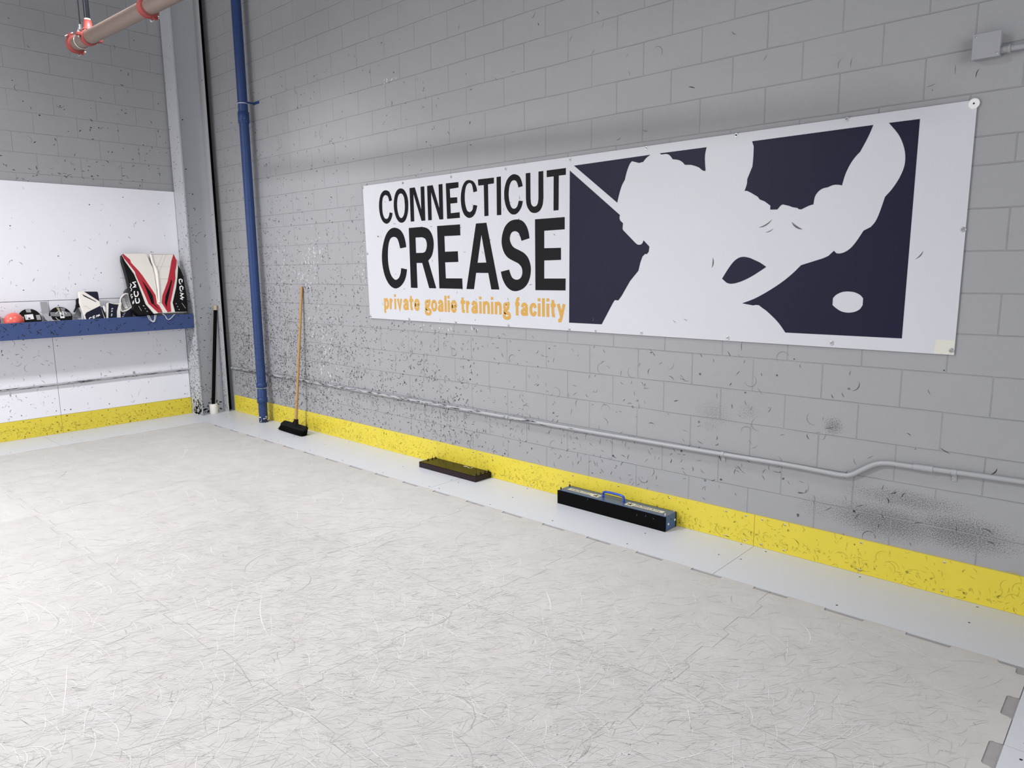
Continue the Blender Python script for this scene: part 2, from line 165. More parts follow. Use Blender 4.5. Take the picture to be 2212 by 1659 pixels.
",1.7539,1.8387],["f",1.8823,1.9342],["a",1.9446,2.0212],["c",2.0324,2.1069],["i",2.1178,2.1408],["l",2.1594,2.1831],["i",2.2023,2.2257],["t",2.2393,2.2917],["y",2.3001,2.3824]],"p
l":{"out":[[-0.0916,0.7035],[-0.079,0.7126],[0.1578,0.7144],[0.1689,0.696],[0.1873,0.6219],[0.2069,0.5539],[0.2115,0.4672],[0.2074,0.3807],[0.2045,0.3005],[0.1986,0.2204],[0.1961,0
.1587],[0.217,0.0651],[0.2044,0.0287],[0.1359,0.0201],[-0.0367,0.0114],[-0.0701,0.0434],[-0.0847,0.0863],[-0.0718,0.1278],[-0.08,0.2065],[-0.0821,0.351],[-0.0838,0.4354],[-0.0922,0
.5439],[-0.1017,0.6462]],"black":[[-0.0943,0.6884],[-0.0875,0.6643],[-0.0773,0.6282],[-0.0086,0.4826],[0.0099,0.3973],[0.0532,0.1343],[0.1193,0.0241],[-0.0365,0.0126],[-0.0701,0.04
34],[-0.0836,0.0863],[-0.0707,0.1278],[-0.0789,0.2064],[-0.081,0.351],[-0.0827,0.4354],[-0.0911,0.5439],[-0.1011,0.6462]],"red":[[-0.0916,0.7035],[-0.079,0.7126],[-0.0186,0.6464],[
-0.0139,0.61],[0.053,0.5122],[0.0829,0.4569],[0.1054,0.4075],[0.1606,0.2833],[0.1806,0.2333],[0.1794,0.1471],[0.1771,0.1349],[0.1969,0.1155],[0.2159,0.059],[0.205,0.0318],[0.1721,0
.0274],[0.0993,0.12],[0.0872,0.1327],[0.0592,0.262],[0.0233,0.4091],[0.0106,0.4641],[0.0069,0.5067],[-0.0439,0.5979],[-0.082,0.6644]],"slit":[[0.0633,0.4114],[0.1389,0.2594],[0.149
5,0.2222],[0.1483,0.1362],[0.1214,0.1312],[0.093,0.2915]],"slit2":[[0.1331,0.1319],[0.1494,0.1324],[0.1909,0.0664],[0.1808,0.075]],"C1":[[-0.0079,0.2037],[-0.0049,0.1732],[-0.017,0
.1526],[-0.04,0.1493],[-0.0455,0.1749],[-0.0435,0.199],[-0.0357,0.2047]],"C2":[[-0.0062,0.2824],[-0.0032,0.252],[-0.0175,0.2283],[-0.0379,0.2242],[-0.0455,0.2504],[-0.0434,0.2745],
[-0.0338,0.2845]],"M":[[-0.0099,0.334],[-0.0421,0.3258],[-0.0139,0.3523],[-0.0375,0.3832],[-0.0024,0.3915]],"D1":[[-0.0675,0.2301],[-0.08,0.2065],[-0.084,0.2307],[-0.0792,0.2486],[
-0.0654,0.2511]],"D2":[[-0.0666,0.1818],[-0.0675,0.1517],[-0.0779,0.1401],[-0.0765,0.1702]],"D3":[[-0.0701,0.3718],[-0.0573,0.3595],[-0.0753,0.3268],[-0.0619,0.3083],[-0.0745,0.284
6]],"k1":[[-0.0235,0.1165],[-0.003,0.058]],"k2":[[0.0224,0.1205],[0.0348,0.1108]],"k3":[[0.0378,0.0863],[0.0444,0.0787]],"k4":[[0.0532,0.0551],[0.0589,0.0456]],"q1":[[0.0273,0.5582
],[0.1935,0.5601]],"q2":[[0.0474,0.5123],[0.2019,0.5106]],"q3":[[0.0742,0.4723],[0.2092,0.4704]],"q4":[[0.099,0.4199],[0.2113,0.4177]],"q5":[[-0.0145,0.701],[0.1661,0.5049]],"seam"
:[[-0.0712,0.1308],[0.0739,0.1224]]},"pr":{"out":[[-0.155,0.7116],[-0.1457,0.7148],[0.1072,0.7167],[0.1157,0.7136],[0.1315,0.6344],[0.1392,0.5772],[0.1617,0.5008],[0.1725,0.4434],[
0.1676,0.3354],[0.1694,0.2464],[0.155,0.0881],[0.1431,0.0253],[-0.1314,0.0242],[-0.1463,0.0714],[-0.1677,0.1465],[-0.1531,0.2262],[-0.1492,0.3435],[-0.1442,0.4671],[-0.1474,0.6095]
],"black":[[0.1392,0.5772],[0.1617,0.5008],[0.1719,0.4435],[0.167,0.3354],[0.1688,0.2464],[0.1544,0.0882],[0.1425,0.0253],[0.0006,0.0297],[-0.0061,0.1395],[0.0654,0.3128],[0.104,0.
4382]],"red":[[0.1097,0.7135],[0.1315,0.6344],[0.1124,0.5647],[0.0885,0.5017],[0.0774,0.4261],[0.059,0.376],[-0.034,0.1345],[-0.0434,0.0351],[-0.0829,0.031],[-0.1281,0.1386],[-0.10
64,0.2245],[-0.0166,0.3902],[0.0305,0.5149],[0.0695,0.628]],"slit":[[0.0269,0.4144],[0.0313,0.3892],[-0.0474,0.1912],[-0.0724,0.1362],[-0.0826,0.0807],[-0.0959,0.1372],[-0.0723,0.2
17],[0.0004,0.3522]],"C1":[[0.141,0.3742],[0.1494,0.4025],[0.1359,0.4123],[0.1164,0.4064],[0.1117,0.3811],[0.1161,0.3557],[0.1285,0.3567]],"C2":[[0.1336,0.2856],[0.1426,0.317],[0.1
297,0.33],[0.1084,0.3211],[0.1043,0.2928],[0.109,0.2686],[0.1249,0.2719]],"M":[[0.0949,0.2488],[0.1278,0.2382],[0.0957,0.2141],[0.1226,0.1941],[0.0892,0.1796],[0.1142,0.1659]],"k1"
:[[0.095,0.1288],[0.1258,0.0642]],"k2":[[0.0281,0.1286],[0.0305,0.1191]],"k3":[[0.0367,0.0937],[0.0409,0.0841]],"k4":[[0.0483,0.0586],[0.0514,0.049]],"q1":[[-0.1092,0.5629],[0.0458
,0.5651]],"q2":[[-0.1176,0.4202],[-0.0048,0.4213]],"q3":[[-0.0114,0.7095],[-0.1293,0.5165]],"q4":[[0.0233,0.7035],[-0.1091,0.4666]],"roll":[[-0.1451,0.7024],[-0.1416,0.6095],[-0.11
65,0.5226],[-0.1211,0.4172],[-0.1388,0.2566],[-0.1532,0.1459]],"seam":[[-0.0037,0.1363],[0.1535,0.1295]]},"bl":{"out":[[-0.0886,0.2899],[-0.0807,0.3015],[-0.0641,0.304],[0.0923,0.2
952],[0.1009,0.2874],[0.1018,0.2685],[0.1007,0.1854],[0.1011,0.1514],[0.129,-0.054],[-0.0708,-0.0597],[-0.0844,0.0449],[-0.0993,0.179]],"navy1":[[-0.0344,0.2974],[0.0903,0.2934],[0
.0985,0.2837],[0.0957,0.1856]],"slit":[[-0.0587,0.2703],[0.0667,0.1823],[0.0581,0.1804],[-0.0453,0.2456]],"navy2":[[-0.0723,0.0405],[-0.0532,0.0654],[0.0956,0.134],[0.1224,-0.0535]
,[-0.0572,-0.0569]],"C1":[[-0.0129,0.0073],[-0.0259,0.0081],[-0.0379,-0.0005],[-0.037,-0.008]],"C2":[[0.0227,0.0221],[0.0096,0.0228],[-0.0005,0.0122],[0.0023,0.0008],[0.0197,0.0054
]],"M":[[0.0351,0.0082],[0.0424,0.0303],[0.0502,0.0186],[0.0684,0.0363],[0.0707,0.0212]],"scuff":[[-0.068,0.1368],[-0.0422,0.1356],[-0.0267,0.1125],[-0.0021,0.1038]]},"gl":{"cuff":
[[-0.0812,0.1515],[-0.0715,0.1603],[-0.0293,0.1455],[0.0077,0.1402],[0.0257,0.145],[0.0194,0.1248],[-0.0032,0.0626],[-0.0323,-0.0212],[-0.1067,-0.0168]],"edge":[[-0.1024,0.145],[-0
.0913,0.1593],[-0.0711,0.1629],[-0.0795,0.1514],[-0.106,-0.0169],[-0.1201,-0.016]],"top":[[-0.0913,0.1593],[-0.071,0.1636],[-0.0286,0.1507],[0.0087,0.1468],[0.0373,0.1538],[0.0283,
0.1393],[0.0075,0.1383],[-0.0296,0.1433],[-0.0719,0.1577]],"bar":[[0.0254,0.1431],[0.0551,0.1568],[0.0259,0.0611],[0.0104,-0.0237],[-0.033,-0.0212],[-0.0032,0.0626]],"rim":[[0.0495
,0.1906],[0.0675,0.2198],[0.1029,0.2484],[0.128,0.2521],[0.1473,0.2394],[0.1566,0.2052],[0.159,0.1599],[0.1563,0.1035],[0.1406,0.0929],[0.1094,0.0719],[0.0725,0.0588],[0.0449,0.060
2],[0.0391,0.0978],[0.0426,0.1424]],"body":[[0.0242,0.0612],[0.055,0.0578],[0.0915,0.069],[0.1428,0.1079],[0.1557,0.0922],[0.1377,0.0102],[0.1231,-0.0304],[0.0121,-0.0238]],"C1":[[
-0.0407,0.0886],[-0.0428,0.098],[-0.0516,0.0966],[-0.056,0.082]],"C2":[[-0.0497,0.0613],[-0.0501,0.0706],[-0.0589,0.0692],[-0.0624,0.0564]],"M":[[-0.0683,0.0382],[-0.057,0.0339],[-
0.0687,0.0235],[-0.061,0.0175],[-0.0736,0.0127]],"fing":[[-0.1422,0.1138],[-0.1263,0.1314],[-0.1133,0.1161],[-0.1133,0.0683],[-0.1268,0.0561],[-0.1356,0.0768]],"under":[[-0.1538,0.
1143],[-0.1433,0.1175],[-0.1356,0.0768],[-0.1201,0.0318],[-0.1252,-0.0047],[-0.1352,-0.0041]]},"bk":{"strap":[[-1.6009,0.2037],[-1.5886,0.214],[-1.5754,0.2171],[-1.5753,0.1848],[-1
.5653,0.1198],[-1.5982,0.1141],[-1.6287,0.0655],[-1.6356,0.0766],[-1.6143,0.1149],[-1.6106,0.1362],[-1.6037,0.1574]],"grey":[[-1.6025,0.1036],[-1.5786,0.1168],[-1.5586,0.0546],[-1.
5634,0.0043],[-1.6406,0.0088],[-1.6359,0.0408],[-1.6102,0.0573]],"toe":[[-1.5702,0.0516],[-1.5631,0.0584],[-1.556,0.0472],[-1.558,-0.0249],[-1.5742,-0.024]],"piece":[[-1.1018,0.270
3],[-1.078,0.2994],[-1.0579,0.3071],[-1.0317,0.3018],[-1.0367,0.2457],[-1.0929,0.2521]]}}
'''.split())
Y0L, Y0R, Y0B, Y0G = -1.01326, -.65176, -1.48263, -1.22922

# ------------------------------------------------------------------ helpers
class MB:
    def __init__(s):
        s.v = []; s.f = []; s.m = []; s.sm = []

    def add(s, vs, fs, mi=0, smooth=False):
        b = len(s.v)
        s.v.extend([tuple(q) for q in vs])
        for f in fs:
            s.f.append(tuple(b + i for i in f)); s.m.append(mi); s.sm.append(smooth)

    def box(s, a, b, mi=0):
        (x0, y0, z0), (x1, y1, z1) = a, b
        s.add([(x0, y0, z0), (x1, y0, z0), (x1, y1, z0), (x0, y1, z0), (x0, y0, z1), (x1, y0, z1), (x1, y1, z1), (x0, y1, z1)],
              [(0, 3, 2, 1), (4, 5, 6, 7), (0, 1, 5, 4), (1, 2, 6, 5), (2, 3, 7, 6), (3, 0, 4, 7)], mi)

    def bbox(s, a, b, r=0.004, mi=0):
        """box with chamfered edges"""
        import bmesh
        bm = bmesh.new()
        bmesh.ops.create_cube(bm, size=1)
        for v in bm.verts:
            v.co = Vector((a[i] + (v.co[i] + .5) * (b[i] - a[i]) for i in range(3)))
        bmesh.ops.bevel(bm, geom=bm.edges[:], offset=r, segments=2, affect='EDGES', profile=.6)
        bm.verts.index_update()
        s.add([v.co[:] for v in bm.verts], [[v.index for v in f.verts] for f in bm.faces], mi)
        bm.free()

    def tube(s, pts, r, n=16, mi=0, caps=True, smooth=True):
        pts = [Vector(p) for p in pts]
        rs = r if isinstance(r, (list, tuple)) else [r] * len(pts)
        rings = []
        ref = None
        for i, p in enumerate(pts):
            t = (pts[min(i + 1, len(pts) - 1)] - pts[max(i - 1, 0)]).normalized()
            if ref is None:
                ref = Vector((0, 0, 1)) if abs(t.z) < .9 else Vector((1, 0, 0))
            u = (ref - t * ref.dot(t)).normalized()
            ref = u
            w = t.cross(u)
            rings.append([p + (u * math.cos(k * math.tau / n) + w * math.sin(k * math.tau / n)) * rs[i] for k in range(n)])
        vs = [q for rg in rings for q in rg]
        fs = []
        for i in range(len(rings) - 1):
            for k in range(n):
                k2 = (k + 1) % n
                fs.append((i * n + k, i * n + k2, (i + 1) * n + k2, (i + 1) * n + k))
        s.add(vs, fs, mi, smooth)
        if caps:
            s.add(rings[0], [tuple(range(n))[::-1]], mi)
            s.add(rings[-1], [tuple(range(n))], mi)

    def poly(s, contours, fn, mi=0):
        """flat filled polygon with holes; fn maps (u,v) to xyz"""
        vv = [[Vector((q[0], q[1], 0)) for q in ct] for ct in contours]
        flat = [q for ct in contours for q in ct]
        s.add([fn(q[0], q[1]) for q in flat], [tuple(t) for t in tessellate_polygon(vv)], mi)

    def slab(s, outline, fn, depth, mi=0, mi_side=None):
        """filled outline with sides; fn(u, v, d) maps to xyz with d the depth below the face"""
        n = len(outline)
        vv = [[Vector((q[0], q[1], 0)) for q in outline]]
        tri = [tuple(t) for t in tessellate_polygon(vv)]
        s.add([fn(q[0], q[1], 0) for q in outline], tri, mi)
        s.add([fn(q[0], q[1], depth) for q in outline], [t[::-1] for t in tri], mi if mi_side is None else mi_side)
        vs = [fn(q[0], q[1], 0) for q in outline] + [fn(q[0], q[1], depth) for q in outline]
        s.add(vs, [(i, (i + 1) % n, n + (i + 1) % n, n + i) for i in range(n)], mi if mi_side is None else mi_side)

    def ribbon(s, pts, w, fn, mi=0, taper=False):
        """band of width w along a 2D polyline"""
        n = len(pts)
        L = []
        for i in range(n):
            a = pts[max(i - 1, 0)]; b = pts[min(i + 1, n - 1)]
            tx, ty = b[0] - a[0], b[1] - a[1]
            l = math.hypot(tx, ty) or 1e-9
            nx, ny = -ty / l, tx / l
            k = 1.0
            if 0 < i < n - 1:
                ax, ay = pts[i][0] - a[0], pts[i][1] - a[1]
                la = math.hypot(ax, ay) or 1e-9
                c = abs(-ay / la * nx + ax / la * ny)
                k = 1 / max(c, .45)
            h = w / 2 * k
            if taper:
                h *= max(math.sin(math.pi * (i + .15) / (n - 1 + .3)), .12)
            L.append((fn(pts[i][0] + nx * h, pts[i][1] + ny * h), fn(pts[i][0] - nx * h, pts[i][1] - ny * h)))
        vs = [q for pr in L for q in pr]
        s.add(vs, [(2 * i, 2 * i + 1, 2 * i + 3, 2 * i + 2) for i in range(n - 1)], mi)

    def lathe(s, prof, origin, axis='z', n=24, mi=0, smooth=True):
        rings = []
        for r, h in prof:
            rg = []
            for k in range(n):
                a = k * math.tau / n
                c, d = r * math.cos(a), r * math.sin(a)
                p = (c, d, h) if axis == 'z' else ((h, c, d) if axis == 'x' else (d, h, c))
                rg.append((origin[0] + p[0], origin[1] + p[1], origin[2] + p[2]))
            rings.append(rg)
        vs = [q for rg in rings for q in rg]
        fs = []
        for i in range(len(rings) - 1):
            for k in range(n):
                k2 = (k + 1) % n
                fs.append((i * n + k, i * n + k2, (i + 1) * n + k2, (i + 1) * n + k))
        s.add(vs, fs, mi, smooth)

    def build(s, name, mats, parent=None, loc=None):
        me = bpy.data.meshes.new(name)
        me.from_pydata(s.v, [], s.f)
        for m in (mats if isinstance(mats, (list, tuple)) else [mats]):
            me.materials.append(m)
        me.polygons.foreach_set('material_index', s.m)
        me.polygons.foreach_set('use_smooth', s.sm)
        me.update()
        o = bpy.data.objects.new(name, me)
        COL.objects.link(o)
        if parent:
            o.parent = parent
        if loc:
            o.location = loc
        return o


def tag(o, label, cat, group=None):
    o['label'] = label; o['category'] = cat
    if group:
        o['group'] = group
    return o


def thing(name, label, cat, loc, group=None):
    o = bpy.data.objects.new(name, None)
    o.empty_display_size = .1
    COL.objects.link(o)
    o.location = loc
    return tag(o, label, cat, group)


def struct(o):
    o['kind'] = 'structure'
    return o


def smooth_line(pts, k=4, closed=False):
    out = []
    n = len(pts)
    rng = range(n if closed else n - 1)
    for i in rng:
        g = lambda j: Vector(pts[j % n]) if closed else Vector(pts[min(max(j, 0), n - 1)])
        a0, a1, a2, a3 = g(i - 1), g(i), g(i + 1), g(i + 2)
        for q in range(k):
            t = q / k
            out.append(tuple(.5 * ((2 * a1) + (a2 - a0) * t + (2 * a0 - 5 * a1 + 4 * a2 - a3) * t * t + (3 * a1 - a0 - 3 * a2 + a3) * t ** 3)))
    out.append(tuple(pts[0]) if closed else tuple(pts[-1]))
    return out


# ------------------------------------------------------------------ materials
def lin(c):
    return tuple(((x / 255) / 12.92 if x / 255 <= .04045 else ((x / 255 + .055) / 1.055) ** 2.4) for x in c)


def mat(name, rgb, rough=.6, metal=0.0, var=0.0, scale=8.0, bump=0.0, bscale=60.0, coat=0.0, spec=.5):
    m = bpy.data.materials.new(name)
    m.use_nodes = True
    nt = m.node_tree
    b = nt.nodes['Principled BSDF']
    c = lin(rgb)
    b.inputs['Base Color'].default_value = (*c, 1)
    b.inputs['Roughness'].default_value = rough
    b.inputs['Metallic'].default_value = metal
    b.inputs['Coat Weight'].default_value = coat
    b.inputs['Specular IOR Level'].default_value = spec
    if var or bump:
        tc = nt.nodes.new('ShaderNodeTexCoord')
        if var:
            n = nt.nodes.new('ShaderNodeTexNoise')
            n.inputs['Scale'].default_value = scale
            n.inputs['Detail'].default_value = 6
            nt.links.new(tc.outputs['Object'], n.inputs['Vector'])
            mx = nt.nodes.new('ShaderNodeMix')
            mx.data_type = 'RGBA'
            mx.inputs[6].default_value = (*[x * (1 - var) for x in c], 1)
            mx.inputs[7].default_value = (*[min(x * (1 + var), 1) for x in c], 1)
            nt.links.new(n.outputs['Fac'], mx.inputs[0])
            nt.links.new(mx.outputs[2], b.inputs['Base Color'])
        if bump:
            n2 = nt.nodes.new('ShaderNodeTexNoise')
            n2.inputs['Scale'].default_value = bscale
            n2.inputs['Detail'].default_value = 4
            nt.links.new(tc.outputs['Object'], n2.inputs['Vector'])
            bp = nt.nodes.new('ShaderNodeBump')
            bp.inputs['Strength'].default_value = bump
            bp.inputs['Distance'].default_value = .01
            nt.links.new(n2.outputs['Fac'], bp.inputs['Height'])
            nt.links.new(bp.outputs['Normal'], b.inputs['Normal'])
    return m


def block_wall(name, rgb, right):
    """painted concrete block: joints from a brick texture as relief, dust and paint variation as colour"""
    m = bpy.data.materials.new(name)
    m.use_nodes = True
    nt = m.node_tree
    N = nt.nodes.new; L = nt.links.new
    b = nt.nodes['Principled BSDF']
    b.inputs['Roughness'].default_value = .55
    tc = N('ShaderNodeTexCoord'); sx = N('ShaderNodeSeparateXYZ'); L(tc.outputs['Object'], sx.inputs[0])

    def mth(op, a, c):
        n = N('ShaderNodeMath'); n.operation = op
        for i, q in enumerate((a, c)):
            if hasattr(q, 'links'):
                L(q, n.inputs[i])
            else:
                n.inputs[i].default_value = q
        return n.outputs[0]
    if right:
        u = mth('ADD', sx.outputs[0], -5.950 + .2032 + 40 * .4064)
        up = mth('GREATER_THAN', sx.outputs[2], 2.255)
        v = mth('ADD', mth('ADD', sx.outputs[2], -1.171 + 20 * .2032), mth('MULTIPLY', up, .0712))
    else:
        u = mth('ADD', mth('MULTIPLY', sx.outputs[1], -1.0), -.568 + .2032 + 40 * .4064)
        v = mth('ADD', sx.outputs[2], -3.547 + 20 * .2032)
    # joints wander a little
    wn = N('ShaderNodeTexNoise'); wn.inputs['Scale'].default_value = 3.0; L(tc.outputs['Object'], wn.inputs['Vector'])
    wob = mth('MULTIPLY', mth('SUBTRACT', wn.outputs['Fac'], .5), .010)
    cx = N('ShaderNodeCombineXYZ'); L(u, cx.inputs[0]); L(mth('ADD', v, wob), cx.inputs[1])
    br = N('ShaderNodeTexBrick')
    L(cx.outputs[0], br.inputs['Vector'])
    br.inputs['Scale'].default_value = 1
    br.inputs['Brick Width'].default_value = .4064
    br.inputs['Row Height'].default_value = .2032
    br.inputs['Mortar Size'].default_value = .0038
    br.inputs['Mortar Smooth'].default_value = .6
    br.inputs['Color1'].default_value = (.46, .46, .46, 1)
    br.inputs['Color2'].default_value = (.54, .54, .54, 1)
    br.inputs['Mortar'].default_value = (.5, .5, .5, 1)
    br.offset = .5; br.offset_frequency = 2; br.squash = 1
    jn = N('ShaderNodeTexNoise'); jn.inputs['Scale'].default_value = 2.2; jn.inputs['Detail'].default_value = 3
    L(tc.outputs['Object'], jn.inputs['Vector'])
    joint = mth('MULTIPLY', br.outputs['Fac'], mth('MULTIPLY', jn.outputs['Fac'], 1.7))
    fine = N('ShaderNodeTexNoise'); fine.inputs['Scale'].default_value = 140; fine.inputs['Detail'].default_value = 3
    L(tc.outputs['Object'], fine.inputs['Vector'])
    h = mth('ADD', mth('MULTIPLY', joint, -1.0), mth('MULTIPLY', fine.outputs['Fac'], .22))
    bp = N('ShaderNodeBump'); bp.inputs['Strength'].default_value = .8; bp.inputs['Distance'].default_value = .004
    L(h, bp.inputs['Height']); L(bp.outputs['Normal'], b.inputs['Normal'])
    c = lin(rgb)
    big = N('ShaderNodeTexNoise'); big.inputs['Scale'].default_value = 1.4; big.inputs['Detail'].default_value = 8
    big.inputs['Roughness'].default_value = .65
    L(tc.outputs['Object'], big.inputs['Vector'])
    mx = N('ShaderNodeMix'); mx.data_type = 'RGBA'
    mx.inputs[6].default_value = (*[q * .93 for q in c], 1); mx.inputs[7].default_value = (*[q * 1.07 for q in c], 1)
    L(big.outputs['Fac'], mx.inputs[0])
    m2 = N('ShaderNodeMix'); m2.data_type = 'RGBA'; m2.blend_type = 'MULTIPLY'
    m2.inputs[0].default_value = 1.0
    L(mx.outputs[2], m2.inputs[6])
    dk = N('ShaderNodeMix'); dk.data_type = 'RGBA'
    dk.inputs[6].default_value = (1, 1, 1, 1); dk.inputs[7].default_value = (.86, .86, .87, 1)
    L(joint, dk.inputs[0]); L(dk.outputs[2], m2.inputs[7])
    last = m2.outputs[2]
    if right:
        # rubber dust worn into the face of a few blocks by pucks: noise speckle inside soft round patches
        spk = N('ShaderNodeTexNoise'); spk.inputs['Scale'].default_value = 210; spk.inputs['Detail'].default_value = 5
        L(tc.outputs['Object'], spk.inputs['Vector'])
        tot = None
        for (px, pz, rx, rz, k) in DUST:
            dx = mth('DIVIDE', mth('SUBTRACT', sx.outputs[0], px), rx)
            dz = mth('DIVIDE', mth('SUBTRACT', sx.outputs[2], pz), rz)
            d2 = mth('ADD', mth('MULTIPLY', dx, dx), mth('MULTIPLY', dz, dz))
            q = N('ShaderNodeMath'); q.operation = 'SUBTRACT'; q.use_clamp = True
            q.inputs[0].default_value = 1.0; L(d2, q.inputs[1])
            q = mth('MULTIPLY', q.outputs[0], k)
            tot = q if tot is None else mth('MAXIMUM', tot, q)
        notj = mth('SUBTRACT', 1.0, br.outputs['Fac'])
        thr = mth('ADD', mth('MULTIPLY', tot, .22), .37)
        on = N('ShaderNodeMath'); on.operation = 'MULTIPLY'; on.use_clamp = True
        L(mth('SUBTRACT', thr, spk.outputs['Fac']), on.inputs[0]); on.inputs[1].default_value = 9
        on2 = mth('MULTIPLY', mth('MULTIPLY', on.outputs[0], notj), mth('MINIMUM', mth('MULTIPLY', tot, 3.0), .75))
        m3 = N('ShaderNodeMix'); m3.data_type = 'RGBA'
        L(on2, m3.inputs[0]); L(last, m3.inputs[6]); m3.inputs[7].default_value = (*lin((70, 70, 72)), 1)
        last = m3.outputs[2]
    L(last, b.inputs['Base Color'])
    return m


DUST = [(7.75, .33, .42, .13, 1.0), (8.1, .35, .34, .13, 1.0), (7.85, .47, .4, .08, .8), (7.42, .33, .2, .1, .5),
        (7.45, .82, .07, .07, .9), (6.72, .80, .16, .1, .55), (6.95, .84, .09, .07, .5), (6.70, .72, .08, .06, .5),
        (4.55, 2.78, .5, .12, .25), (5.0, 2.98, .4, .1, .25)]

M = {}
M['wall_r'] = block_wall('painted block wall', (157, 158, 161), True)
M['wall_l'] = block_wall('painted block wall other sides', (157, 158, 161), False)  # same grey as the right wall, different joint grid
M['ceiling'] = mat('ceiling paint', (150, 152, 156), .8)
M['dark'] = mat('rubber mark', (46, 46, 48), .7)
M['mid'] = mat('rubber mark worn', (84, 84, 87), .7)
M['faint'] = mat('rubber mark faint', (116, 117, 120), .7)
M['chip'] = mat('bare paint chip', (222, 223, 226), .7)
M['yellow'] = mat('yellow plastic', (221, 203, 64), .38, var=.04, scale=6)
M['ymark'] = mat('mark on yellow', (150, 136, 44), .6)
M['ymark2'] = mat('light mark on yellow', (188, 172, 50), .6)
M['seam'] = mat('seam', (60, 56, 44), .8)
M['panel'] = mat('white plastic panel', (235, 235, 241), .32, var=.012, scale=3)
M['panel_mark'] = mat('mark on panel', (120, 122, 128), .6)
M['panel_mark2'] = mat('light mark on panel', (186, 188, 194), .6)
M['border'] = mat('smooth floor panel', (197, 199, 204), .42, var=.02, scale=5)
M['sub'] = mat('floor below panels', (150, 148, 146), .8, var=.15, scale=20)
M['hole'] = mat('screw hole', (38, 38, 40), .7)
M['steel'] = mat('painted steel', (182, 185, 189), .5, var=.03, scale=5)
M['white_scr'] = mat('light scratch', (216, 215, 214), .5)
M['grey_scr'] = mat('dirt filled scratch', (175, 171, 165), .6)
M['grey_scr2'] = mat('dark scratch', (146, 142, 139), .6)
M['blue_pipe'] = mat('blue pipe paint', (42, 64, 110), .4, spec=.3, var=.05, scale=6)
M['blue_mark'] = mat('mark on blue', (22, 30, 50), .6)
M['blue_shelf'] = mat('blue plastic board', (60, 78, 124), .5, spec=.3, var=.03, scale=5)
M['blue_dark'] = mat('mark on blue board', (24, 30, 50), .6)
M['box_paint'] = mat('grey box paint', (158, 159, 163), .5)
M['conduit'] = mat('painted conduit', (166, 167, 170), .4)
M['galv'] = mat('zinc screw', (196, 197, 198), .3, metal=.8)
M['vinyl'] = mat('white vinyl', (205, 207, 212), .42, var=.012, scale=4, bump=.05, bscale=3)
M['clear_tape'] = mat('yellowed clear tape', (218, 216, 203), .4)
M['ink'] = mat('black print', (17, 16, 20), .45, spec=.15)
M['navy'] = mat('navy print', (27, 26, 50), .45, spec=.2)
M['gold'] = mat('gold print', (206, 160, 78), .45, spec=.3)
M['vmark'] = mat('mark on vinyl', (96, 96, 100), .6)
M['wood'] = mat('pale wood', (178, 142, 96), .55, spec=.3, var=.10, scale=12)
M['black'] = mat('black plastic', (12, 12, 13), .5, spec=.2)
M['bristle'] = mat('black bristles', (5, 5, 6), .9, spec=.1, bump=.6, bscale=120)
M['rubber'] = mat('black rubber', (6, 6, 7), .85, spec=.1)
M['white_pl'] = mat('white plastic', (226, 224, 216), .4, var=.03, scale=10)
M['capwood'] = mat('tan tape', (186, 172, 146), .6, var=.1, scale=40)
M['choc'] = mat('dark brown laminate', (34, 20, 24), .35, spec=.25, var=.08, scale=10)
M['choc_top'] = mat('glossy dark laminate', (15, 11, 10), .1, spec=.1)
M['reb_blue'] = mat('blue powder coat', (66, 88, 122), .32)
M['reb_side'] = mat('blue powder coat end', (60, 92, 142), .38)
M['handle_blue'] = mat('bright blue handle', (30, 72, 178), .25)
M['sticker'] = mat('pale sticker', (206, 203, 186), .5)
M['sticker_ink'] = mat('sticker ink', (48, 46, 40), .5)
M['pipe_steel'] = mat('bare steel pipe', (138, 121, 110), .45, metal=.6, var=.14, scale=14)
M['red_iron'] = mat('red coupling', (148, 66, 62), .5, spec=.3)
M['black_iron'] = mat('black iron pipe', (36, 38, 44), .35, metal=.3)
M['tape'] = mat('grey cloth tape', (160, 160, 162), .55, var=.06, scale=40)
M['tape2'] = mat('dull grey cloth tape', (124, 127, 128), .55, var=.05, scale=40)
M['coral'] = mat('coral rubber ball', (228, 104, 92), .22)
M['pad_white'] = mat('white leather', (232, 227, 218), .5, var=.02, scale=12)
M['pad_red'] = mat('red leather', (178, 38, 54), .48)
M['pad_black'] = mat('black leather', (12, 12, 13), .5, spec=.2)
M['stitch'] = mat('stitch line', (176, 170, 162), .7)
M['pad_navy'] = mat('navy leather', (24, 27, 46), .5, spec=.25)
M['lettering'] = mat('white lettering', (240, 240, 240), .5)
M['lace'] = mat('white lace', (222, 222, 222), .8)
M['grey_dk'] = mat('dark grey fabric', (92, 94, 98), .7)
M['tan'] = mat('tan strip', (170, 158, 132), .6)


